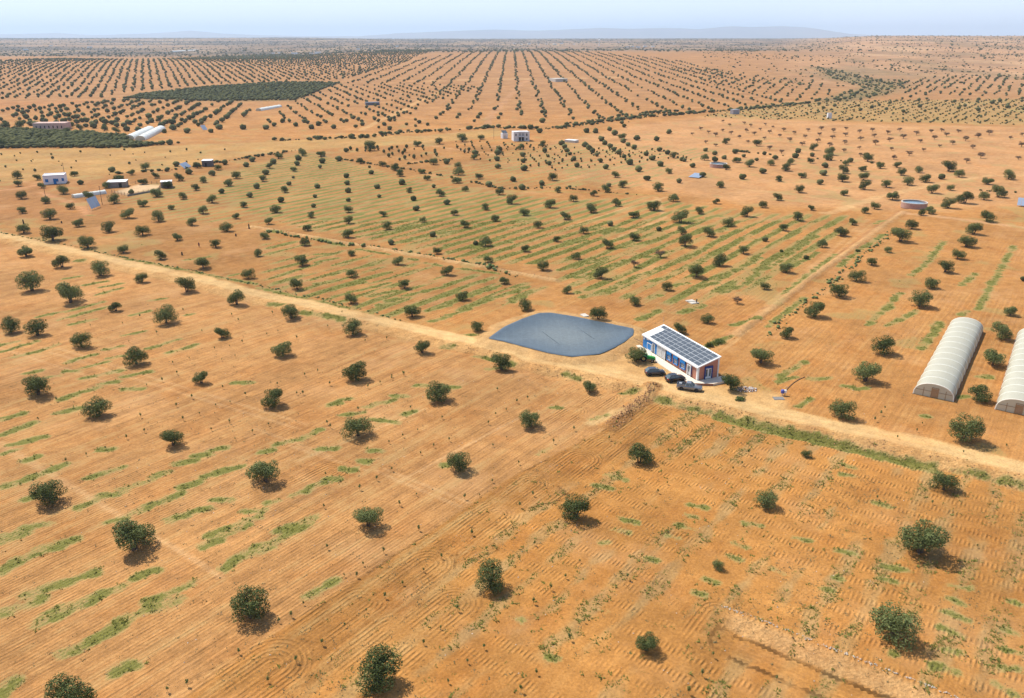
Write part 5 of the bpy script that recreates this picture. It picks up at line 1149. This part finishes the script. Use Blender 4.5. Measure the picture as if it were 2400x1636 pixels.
def make_olive(i):
    rnd = random.Random(100 + i); nl = rnd.randint(10, 15); cent = []; rad = []
    base = rnd.uniform(.16, .24); multi = rnd.choice([1, 2, 2, 3]); el = rnd.uniform(.75, 1.0); hi = rnd.uniform(.52, .70)
    for k in range(nl):
        a = 6.283 * (k * .618 % 1) + rnd.uniform(-.5, .5); low = k % 3 == 2
        rr_ = (.20 + .12 * rnd.random()) if low else (.06 + .22 * rnd.random() ** .7)
        z = rnd.uniform(.20, .30) if low else rnd.uniform(.34, hi)
        cent.append((math.cos(a) * rr_, math.sin(a) * rr_ * el, z)); q = rnd.uniform(.14, .21); rad.append((q, q * rnd.uniform(.85, 1.1), q * rnd.uniform(.8, 1.05)))
    V, Fq = clump_cards(cent, rad, 5200, .0145); f_ = fit(V, 1.02); lo = .045 + .05 * rng.random(len(V)); V[:, 2] = np.where(V[:, 2] < lo, lo + .1 * rng.random(len(V)), V[:, 2])
    crown = np_mesh("crown", V, Fq, M_OLIVE)
    b = MB()
    for k in range(multi):
        a = 6.283 * k / multi + rnd.random(); bx_ = .04 * (multi > 1); p0 = (math.cos(a) * bx_, math.sin(a) * bx_, -.03)
        fork = (p0[0] + math.cos(a) * .06 * rnd.random(), p0[1] + math.sin(a) * .06 * rnd.random(), base)
        b.tube([p0, ((p0[0] + fork[0]) / 2 + .01, (p0[1] + fork[1]) / 2, base * .5), fork], [.062 / multi ** .4, .044 / multi ** .4, .038 / multi ** .4], 7)
        for j in rnd.sample(range(nl), 4):
            c_ = (cent[j][0] * f_, cent[j][1] * f_, cent[j][2]); mid = ((fork[0] + c_[0]) / 2, (fork[1] + c_[1]) / 2, (fork[2] + c_[2]) / 2 + .02); b.tube([fork, mid, c_], [.026, .018, .008], 5, False)
    return b.mesh("trunk", M_BARK, True), crown
def make_almond(i):
    rnd = random.Random(300 + i); b = MB(); tw = []
    b.tube([(0, 0, -.03), (.01, .01, .12), (.0, .02, .2)], [.04, .032, .028], 6)
    for k in range(10):
        a = 6.283 * k / 10 + rnd.random() * .5; e = rnd.uniform(.15, .36); m_ = (math.cos(a) * e * .5, math.sin(a) * e * .5, .2 + rnd.uniform(.10, .2)); t_ = (math.cos(a) * e, math.sin(a) * e, .28 + rnd.uniform(.10, .34))
        b.tube([(0, .02, .19), m_, t_], [.018, .011, .004], 4, False); tw.append(t_); tw.append(m_)
    lob = [(math.cos(k * 2.4) * (.10 + .2 * rnd.random()), math.sin(k * 2.4) * (.10 + .2 * rnd.random()), rnd.uniform(.36, .68)) for k in range(9)]
    V, Fq = clump_cards(lob, [(.17, .17, .15)] * 9, 1700, .017, .2, (.1, 1.1)); fit(V, 1.0); V[:, 2] = np.maximum(V[:, 2], .14)
    return b.mesh("trunk", M_BARK), np_mesh("crown", V, Fq, M_ALM)
def make_sapling(i):
    rnd = random.Random(500 + i); b = MB(); b.tube([(0, 0, -.05), (.02, .0, .5), (.0, .02, .95)], [.025, .02, .012], 5)
    V, Fq = clump_cards([(0, 0, 1.0), (.06, .04, .8), (-.05, .0, 1.2)], [(.26, .26, .3), (.24, .22, .22), (.18, .18, .22)], 90, .08, .3, (.1, 1.1))
    return b.mesh("stem", M_BARK), np_mesh("crown", V, Fq, M_SAP)
olv = parse(OL); alm = parse(AL); sap = parse(SA, False)
sap[:, 1] += 6
def place(A):
    p, t = Wn(A[:, 0], A[:, 1]); x_ = (A[:, 0] - 1200) / F_PX; y_ = (A[:, 1] - 818) / F_PX
    return p, A[:, 2] * t / F_PX
oP, oW = place(olv)
seen = []; kp = []
for i in range(len(olv)):                                        # drop double readings of one tree
    if all((olv[i, 0] - olv[j, 0]) ** 2 + ((olv[i, 1] - olv[j, 1]) * 1.4) ** 2 > (.16 * (olv[i, 2] + olv[j, 2])) ** 2 + 4 for j in kp): kp.append(i)
olv, oP, oW = olv[kp], oP[kp], np.clip(oW[kp], 1.8, 8.6)
order = np.argsort(-olv[:, 2]); near_i = order[:300]; rest_i = order[300:]
ANCH = [(1315, 780, "lined pond"), (1155, 790, "left corner of the pond"), (1480, 768, "right corner of the pond"), (1570, 830, "solar roofed farm building"), (1530, 868, "dark grey parked car"), (1618, 905, "grey pickup"), (1833, 918, "blue water pump"), (1752, 908, "rubble pile"),
        (2190, 930, "whole greenhouse's door end"), (2265, 760, "whole tunnel greenhouse's far end"), (2370, 950, "cut off tunnel greenhouse"), (2140, 480, "water filled round tank"), (1683, 387, "farther round tank"), (1625, 412, "flat blue solar array"), (126, 420, "blue doored white house"),
        (275, 440, "white roofed animal shed"), (225, 480, "large tilted solar array"), (440, 390, "silver array by dark hut"), (485, 385, "white roofed dark hut"), (210, 458, "low cream tunnel"), (392, 435, "block hut at pen"), (1222, 322, "two storey house"), (1184, 320, "pale hut with solar top"), (1335, 332, "low pale shed roof"),
        (585, 534, "left tip of the bund"), (950, 595, "middle of the bund"), (1300, 657, "right tip of the bund"), (1480, 955, "rough earth spur"), (1730, 778, "lower end of raised path"), (2110, 500, "upper end of raised path"), (1920, 640, "middle of raised path"),
        (1622, 706, "slab with pump head"), (1690, 1432, "stone topped bank's left tip"), (467, 576, "person in dark red"), (117, 297, "faded pink house"), (340, 315, "pair of white tunnels"), (630, 255, "single short white tunnel"), (875, 243, "dark slate roofed shed"), (1944, 275, "grey hut in the vineyard"),
        (0, 1636, "bottom left corner of photo"), (2400, 1636, "bottom right corner of photo"), (1200, 1636, "middle of the bottom edge"), (0, 1090, "middle of the left edge"), (2400, 1250, "right edge below the greenhouses"), (0, 800, "left edge below the road"), (0, 560, "road leaving the left edge"), (600, 690, "road under the bund tip"), (900, 1240, "lower end of plough line"), (640, 1230, "lower left field's centre"), (1900, 1150, "lower right field's centre"), (2400, 1090, "road leaving the right edge"), (880, 750, "road bend left of pond"), (240, 1040, "tyre tracks at far left"), (2400, 640, "right edge above greenhouses"), (780, 420, "green striped field's top"), (1180, 450, "bush line between middle fields")]
DIRS = ["right of", "behind and right of", "behind", "behind and left of", "left of", "in front and left of", "in front of", "in front and right of"]
ORD = ["nearest", "second nearest", "third nearest", "fourth nearest", "fifth nearest", "sixth nearest", "seventh nearest", "eighth nearest", "ninth nearest", "tenth nearest"]
def labels(uv, noun, words, ANCH=ANCH):
    """each label: rank of the thing in one direction from a findable landmark - no two are alike"""
    A = np.array([a[:2] for a in ANCH]); d = uv[:, None, :] - A[None]; d[..., 1] *= 1.7; dist_ = np.hypot(d[..., 0], d[..., 1])
    an_ = np.degrees(np.arctan2(-d[..., 1], d[..., 0])) % 360; sec = ((an_ + 22.5) // 45).astype(int) % 8
    rank = np.zeros_like(sec)
    for j in range(len(A)):
        for s in range(8):
            m = np.nonzero(sec[:, j] == s)[0]; rank[m[np.argsort(dist_[m, j])], j] = np.arange(len(m))
    out = []
    for i in range(len(uv)):
        cost = rank[i] * 60 + dist_[i]; cost[rank[i] > 9] = 1e6; j = int(np.argmin(cost)); w_ = words[i]
        out.append(f"{w_} {noun} {ORD[rank[i, j]]} {DIRS[sec[i, j]]} the {ANCH[j][2]}".replace("  ", " "))
    return out
def size_word(w): return "small" if w < 3.4 else "medium" if w < 5 else "broad" if w < 6.4 else "very broad"
protos = [make_olive(i) for i in range(12)]
NM = [("olive_tree", "trunk", "crown")]
def plant(name, p, s, rz_, meshes, label, cat, group, sz=1.0):
    o = thing(name, label, cat, tuple(p), rz_, group); o.scale = (s, s, s * sz)
    for me, nme in zip(meshes, ("trunk", "crown") if name != "young_sapling" else ("stem", "crown")): link(nme, me, None, o)
    return o
lb = labels(olv[near_i, :2], "olive tree", [size_word(oW[i]) for i in near_i])
for l, i in zip(lb, near_i):
    plant("olive_tree", oP[i], oW[i] * 1.0, random.random() * 6.28, random.choice(protos), l, "olive tree", "olive trees planted on a wide grid", random.uniform(.92, 1.06))
aP, aW = place(alm); ap_ = [make_almond(i) for i in range(5)]
for l, i in zip(labels(alm[:, :2], "almond tree", ["brown"] * len(alm)), range(len(alm))):
    plant("almond_tree", aP[i], float(np.clip(aW[i], 3.0, 8)), random.random() * 6.28, random.choice(ap_), l, "almond tree", "bare brown almond trees", random.uniform(.8, 1.0))
sP, _ = place(sap); sp_ = [make_sapling(i) for i in range(6)]
for l, i in zip(labels(sap[:, :2], "thin young sapling", [""] * len(sap)), range(len(sap))):
    plant("young_sapling", sP[i], random.uniform(.45, .85), random.random() * 6.28, random.choice(sp_), l.strip(), "sapling", "young saplings between the olive rows")
# shrubs by the building and along the paths
SHR = [(1682, 806, 5.2, 1.5, "bright green low shrub behind the farm building"), (1662, 812, 2.0, 1.2, "small round dark green shrub touching the bright one behind the building"), (1735, 937, 2.6, .8, "green clump at the foot of the olive by the rubble"), (1700, 893, 2.4, .7, "yellow green clump by the brick edge of the paving"),
       (1497, 842, 1.6, .7, "grey green clump left of the tractor"), (1830, 590, 1.6, .9, "dark tuft of shrub beside the raised path lower half"), (2010, 590, 2.0, .9, "dark shrub right of the raised path upper half")]
for u, v, w_, h_, l in SHR:
    p = W1(u, v); c_ = [(random.uniform(-.3, .3) * w_, random.uniform(-.2, .2) * w_, h_ * .4) for _ in range(6)]
    V, Fq = clump_cards(c_, [(w_ * .24, w_ * .2, h_ * .5)] * 6, 700, .10, .3, (.2, 1.05)); V[:, 2] = np.maximum(V[:, 2], 0)
    t = thing("shrub", l, "shrub", tuple(p)); link("foliage", np_mesh("foliage", V, Fq, M_BUSH if v in (812, 590) else M_SAP), None, t)

# ------------------------------------------------------------------ vegetation too far to tell apart
ico = bmesh.new(); bmesh.ops.create_icosphere(ico, subdivisions=1, radius=1); IV1 = np.array([v.co[:] for v in ico.verts]); IF1 = np.array([[v.index for v in f.verts] for f in ico.faces]); ico.free()
ico = bmesh.new(); bmesh.ops.create_icosphere(ico, subdivisions=2, radius=1); IV2 = np.array([v.co[:] for v in ico.verts]); IF2 = np.array([[v.index for v in f.verts] for f in ico.faces]); ico.free()
def blobs(x, y, w_, h_, IV, IF, lift=.48, jit=.22):
    z = height(x.copy(), y.copy()); n = len(x); k = len(IV)
    R = 1 + (rng.random((n, k)) - .5) * 2 * jit
    V = IV[None] * R[..., None] * np.stack([w_ / 2, w_ / 2 * (.8 + .4 * rng.random(n)), h_ / 2], -1)[:, None]
    V = V + np.stack([x, y, z + h_ * lift], -1)[:, None]
    return V.reshape(-1, 3), (IF[None] + (np.arange(n) * k)[:, None, None]).reshape(-1, 3)
def join(parts):
    V = []; Fq = []; o = 0
    for v, f in parts: V.append(v); Fq.append(f + o); o += len(v)
    return np.concatenate(V), np.concatenate(Fq)
def grid_in(pts, su, sw, rot, jit=.12, gaps=.06):
    pg = poly(pts); c_, s_ = math.cos(rot), math.sin(rot); q = pg @ np.array([[c_, -s_], [s_, c_]])
    gx, gy = np.meshgrid(np.arange(q[:, 0].min(), q[:, 0].max(), su), np.arange(q[:, 1].min(), q[:, 1].max(), sw)); g_ = np.stack([gx.ravel(), gy.ravel()], -1) + (rng.random((gx.size, 2)) - .5) * np.array([su, sw]) * 2 * jit
    g_ = g_ @ np.array([[c_, s_], [-s_, c_]]); g_ = g_[inside(g_, pg)]; return g_[rng.random(len(g_)) > gaps]
parts = []
ri = rest_i; parts.append(blobs(oP[ri, 0], oP[ri, 1], oW[ri], oW[ri] * .8, IV2, IF2))
ORCH = [([(1010, 196), (1010, 262), (1180, 262), (1330, 285), (1600, 266), (1830, 240), (1780, 222), (1700, 165), (1560, 138), (1300, 119), (1180, 118), (1060, 128), (960, 140), (820, 170), (800, 196)], 24.5, 19, 0.0, .10, 4.5),
        ([(-250, 148), (0, 143), (150, 137), (330, 140), (480, 134), (640, 127), (800, 128), (1040, 118), (960, 142), (800, 188), (640, 192), (470, 200), (330, 214), (230, 230), (-250, 236)], 17, 16, -.42, .10, 4.9),
        ([(700, 205), (800, 198), (1010, 196), (1130, 205), (1000, 250), (930, 285), (600, 300), (690, 240)], 15, 16, .35, .25, 4.2),
        ([(-100, 262), (150, 246), (280, 236), (560, 238), (600, 262), (520, 300), (300, 300), (60, 296), (-100, 300)], 15, 15, .2, .18, 5.6),
        ([(1560, 158), (1700, 165), (1800, 180), (1920, 190), (1960, 222), (1900, 236), (1830, 240), (1760, 222), (1640, 190)], 24, 20, .5, .2, 4.6),
        ([(2110, 188), (2250, 178), (2500, 172), (2500, 222), (2300, 226), (2120, 222)], 19, 17, .3, .35, 4.6),
        ([(1850, 236), (2060, 226), (2500, 228), (2500, 262), (2100, 270), (1900, 262)], 28, 26, .2, .45, 5.2)]
for pts, su, sw, rot, gp, wd_ in ORCH:
    g_ = grid_in(pts, su, sw, rot, .10, gp); n = len(g_); w_ = wd_ * .82 * (.75 + .5 * rng.random(n)); parts.append(blobs(g_[:, 0], g_[:, 1], w_, w_ * .8, IV1, IF1))
# dark specks of the far plain
n = 26000; x = rng.uniform(-6500, 6500, n); y = 2700 + 7800 * rng.random(n) ** 1.3; k = (np.abs(x) < .68 * y)
den = sstep(.34, .54, fbm(x * .5, y, 520, 44) * .6 + fbm(x * 5, y, 420, 45, 4) * .4) * (1 - .85 * sstep(.2, .36, x / y)); k &= rng.random(n) < .12 + .88 * den
x, y = x[k], y[k]; w_ = 4 + 6 * rng.random(len(x)); parts.append(blobs(x, y, w_, w_ * .55, IV1, IF1))
n = 7000; y = 1200 + 4200 * rng.random(n) ** .8; x = y * rng.uniform(.22, .68, n); k = rng.random(n) < .15 + .85 * sstep(.48, .62, fbm(x * 3, y, 300, 47)); x, y = x[k], y[k]
w_ = 2.0 + 4.5 * rng.random(len(x)) ** 2; parts.append(blobs(x, y, w_, w_ * .5, IV1, IF1))
V, Fq = join(parts); tag(link("distant_olive_trees", np_mesh("distant_olive_trees", V, Fq, M_FAR, True)), kind="stuff")
parts = []
for pts, su, sw, rot, wd_ in (([(290, 231), (330, 221), (470, 205), (640, 194), (800, 194), (765, 206), (690, 235), (480, 237)], 5.2, 4.2, .1, 4.0), ([(-200, 303), (60, 304), (290, 318), (305, 330), (330, 338), (420, 336), (300, 347), (100, 347), (-200, 350)], 3.4, 3.2, .3, 3.8)):
    g_ = grid_in(pts, su, sw, rot, .3, .08); n = len(g_); w_ = wd_ * (.7 + .7 * rng.random(n)); parts.append(blobs(g_[:, 0], g_[:, 1], w_, w_ * .6, IV1, IF1))
V, Fq = join(parts); tag(link("dark_plantation", np_mesh("dark_plantation", V, Fq, M_FAR, True)), kind="stuff")
parts = []
def along(pts, wdt, step, w0, w1, hk=.6):
    pg = poly(pts); xs_ = []; 
    for a, b in zip(pg, pg[1:]):
        L_ = np.linalg.norm(b - a); n_ = max(1, int(L_ / step)); t_ = rng.random(n_); xs_.append(a + (b - a) * t_[:, None] + rng.normal(size=(n_, 2)) * wdt * .5)
    q = np.concatenate(xs_); w_ = w0 + (w1 - w0) * rng.random(len(q)) ** 2; parts.append(blobs(q[:, 0], q[:, 1], w_, w_ * hk, IV1, IF1))
along([(640, 330), (760, 326), (860, 322), (940, 312), (1060, 305), (1160, 300), (1300, 302), (1400, 287), (1500, 276), (1650, 264), (1800, 252), (1900, 242)], 7, 1.5, 1.5, 5.5)
along([(1380, 292), (1480, 272), (1560, 262)], 14, 1.6, 1.5, 5)
along([(260, 408), (420, 398), (520, 380), (700, 352)], 2.5, 1.5, .8, 3)
along([(800, 374), (1000, 405), (1180, 443), (1350, 440)], 1.6, 1.6, .8, 2.2); along([(1260, 438), (1420, 450), (1500, 458)], 1.2, 1.6, .6, 1.8); along([(950, 386), (1060, 373)], 1.5, 1.2, 1, 2.6); along([(1690, 352), (1900, 372), (2070, 385)], 2, 5, 1, 3)
along([(2290, 446), (2360, 452), (2420, 455)], 1.5, 1.2, .8, 2)
g_ = grid_in([(1900, 155), (1990, 170), (2060, 188), (2115, 190), (2120, 205), (2080, 222), (1990, 238), (1900, 240), (1950, 226), (2020, 205), (1940, 180)], 8, 8, .2, .45, .5); w_ = 2 + 4 * rng.random(len(g_)) ** 2; parts.append(blobs(g_[:, 0], g_[:, 1], w_, w_ * .6, IV1, IF1))
g_ = grid_in([(1640, 275), (1740, 250), (1900, 238), (2500, 228), (2500, 296), (2000, 285)], 6, 9, .94, .25, .35); w_ = 1 + 1.6 * rng.random(len(g_)); parts.append(blobs(g_[:, 0], g_[:, 1], w_, w_ * .7, IV1, IF1))
g_ = grid_in([(1050, 330), (1200, 335), (1330, 345), (1560, 352), (1640, 375), (1300, 400), (1100, 372)], 5.5, 8, .1, .2, .3); w_ = .8 + .9 * rng.random(len(g_)); parts.append(blobs(g_[:, 0], g_[:, 1], w_, w_, IV1, IF1))
g_ = grid_in([(800, 352), (900, 346), (1090, 347), (1110, 356), (940, 378)], 7, 9, .5, .4, .35); w_ = 1.2 + 1.4 * rng.random(len(g_)); parts.append(blobs(g_[:, 0], g_[:, 1], w_, w_ * 1.2, IV1, IF1))
g_ = grid_in([(-50, 355), (330, 352), (560, 345), (420, 392), (150, 418), (-50, 430)], 15, 15, .3, .45, .4); w_ = .7 + 1.3 * rng.random(len(g_)); parts.append(blobs(g_[:, 0], g_[:, 1], w_, w_, IV1, IF1))
V, Fq = join(parts); tag(link("scrub", np_mesh("scrub", V, Fq, M_FAR, True)), kind="stuff")
# bushy weeds along the near ditch, bund and raised path
parts = []
along([(620, 542), (760, 568), (900, 585), (1000, 600), (1120, 620), (1210, 648)], 1.2, .9, .5, 1.6, .7); parts_n = len(parts)
along([(2095, 540), (2000, 620), (1900, 700), (1800, 785)], 1.6, 1.0, .4, 1.3, .6)
along([(0, 545), (155, 573), (310, 608), (440, 632), (600, 668), (729, 696), (859, 728), (940, 752)], .8, .8, .3, .9, .5)
V, Fq = join(parts); tag(link("weedy_bushes", np_mesh("weedy_bushes", V, Fq, M_SAP)), kind="stuff")
# tiny houses of the plain
HS = [(1205, 103), (1222, 105), (1240, 104), (1262, 106), (1281, 104), (1300, 105), (1316, 103), (1345, 104), (1470, 111), (1482, 110), (1496, 112), (1512, 110), (1530, 110), (1580, 104), (1450, 100), (640, 126), (655, 125), (690, 127), (730, 127), (745, 126), (930, 110), (120, 108), (210, 112), (330, 106), (60, 118), (840, 116)]
hp, _ = W(*np.array(HS, float).T); hm = MB(); hm.box(-9, 9, -6, 6, -2, 5); hm.box(-9, -8, -6, 6, 5, 6.2); hm.box(8, 9, -6, 6, 5, 6.2); hm.box(-8, 8, -6, -5.3, 5, 6.2); hme = hm.mesh("distant_house", M_WHITE)
HL = labels(np.array(HS, float), "far house", ["tiny pale"] * len(HS), [(1404, 108, "water tower"), (1205, 99, "middle orchard's top"), (432, 120, "far white greenhouse"), (0, 110, "left end of skyline"), (800, 120, "left orchard's top corner"), (1600, 100, "foot of bare plateau")])
for hl_, p in zip(HL, hp):
    o = link("distant_house", hme); o.location = p; o.rotation_euler = (0, 0, random.uniform(-.3, .3)); s_ = random.uniform(.6, 1.2); o.scale = (s_, s_, s_); tag(o, hl_, "house", "houses on the far plain")

# ------------------------------------------------------------------ air
hz = MB().box(-52000, 52000, -300, 47500, -60, 560).build("haze", None); tag(hz, kind="stuff")
hmt = bpy.data.materials.new("haze_air"); hmt.use_nodes = True; nt = hmt.node_tree; nt.nodes.clear(); ho = nt.nodes.new("ShaderNodeOutputMaterial"); pv = nt.nodes.new("ShaderNodeVolumePrincipled")
pv.inputs["Color"].default_value = (.60, .77, 1.0, 1); pv.inputs["Density"].default_value = 5.5e-5; pv.inputs["Anisotropy"].default_value = .2
nt.links.new(pv.outputs[0], ho.inputs["Volume"]); hz.data.materials.append(hmt)
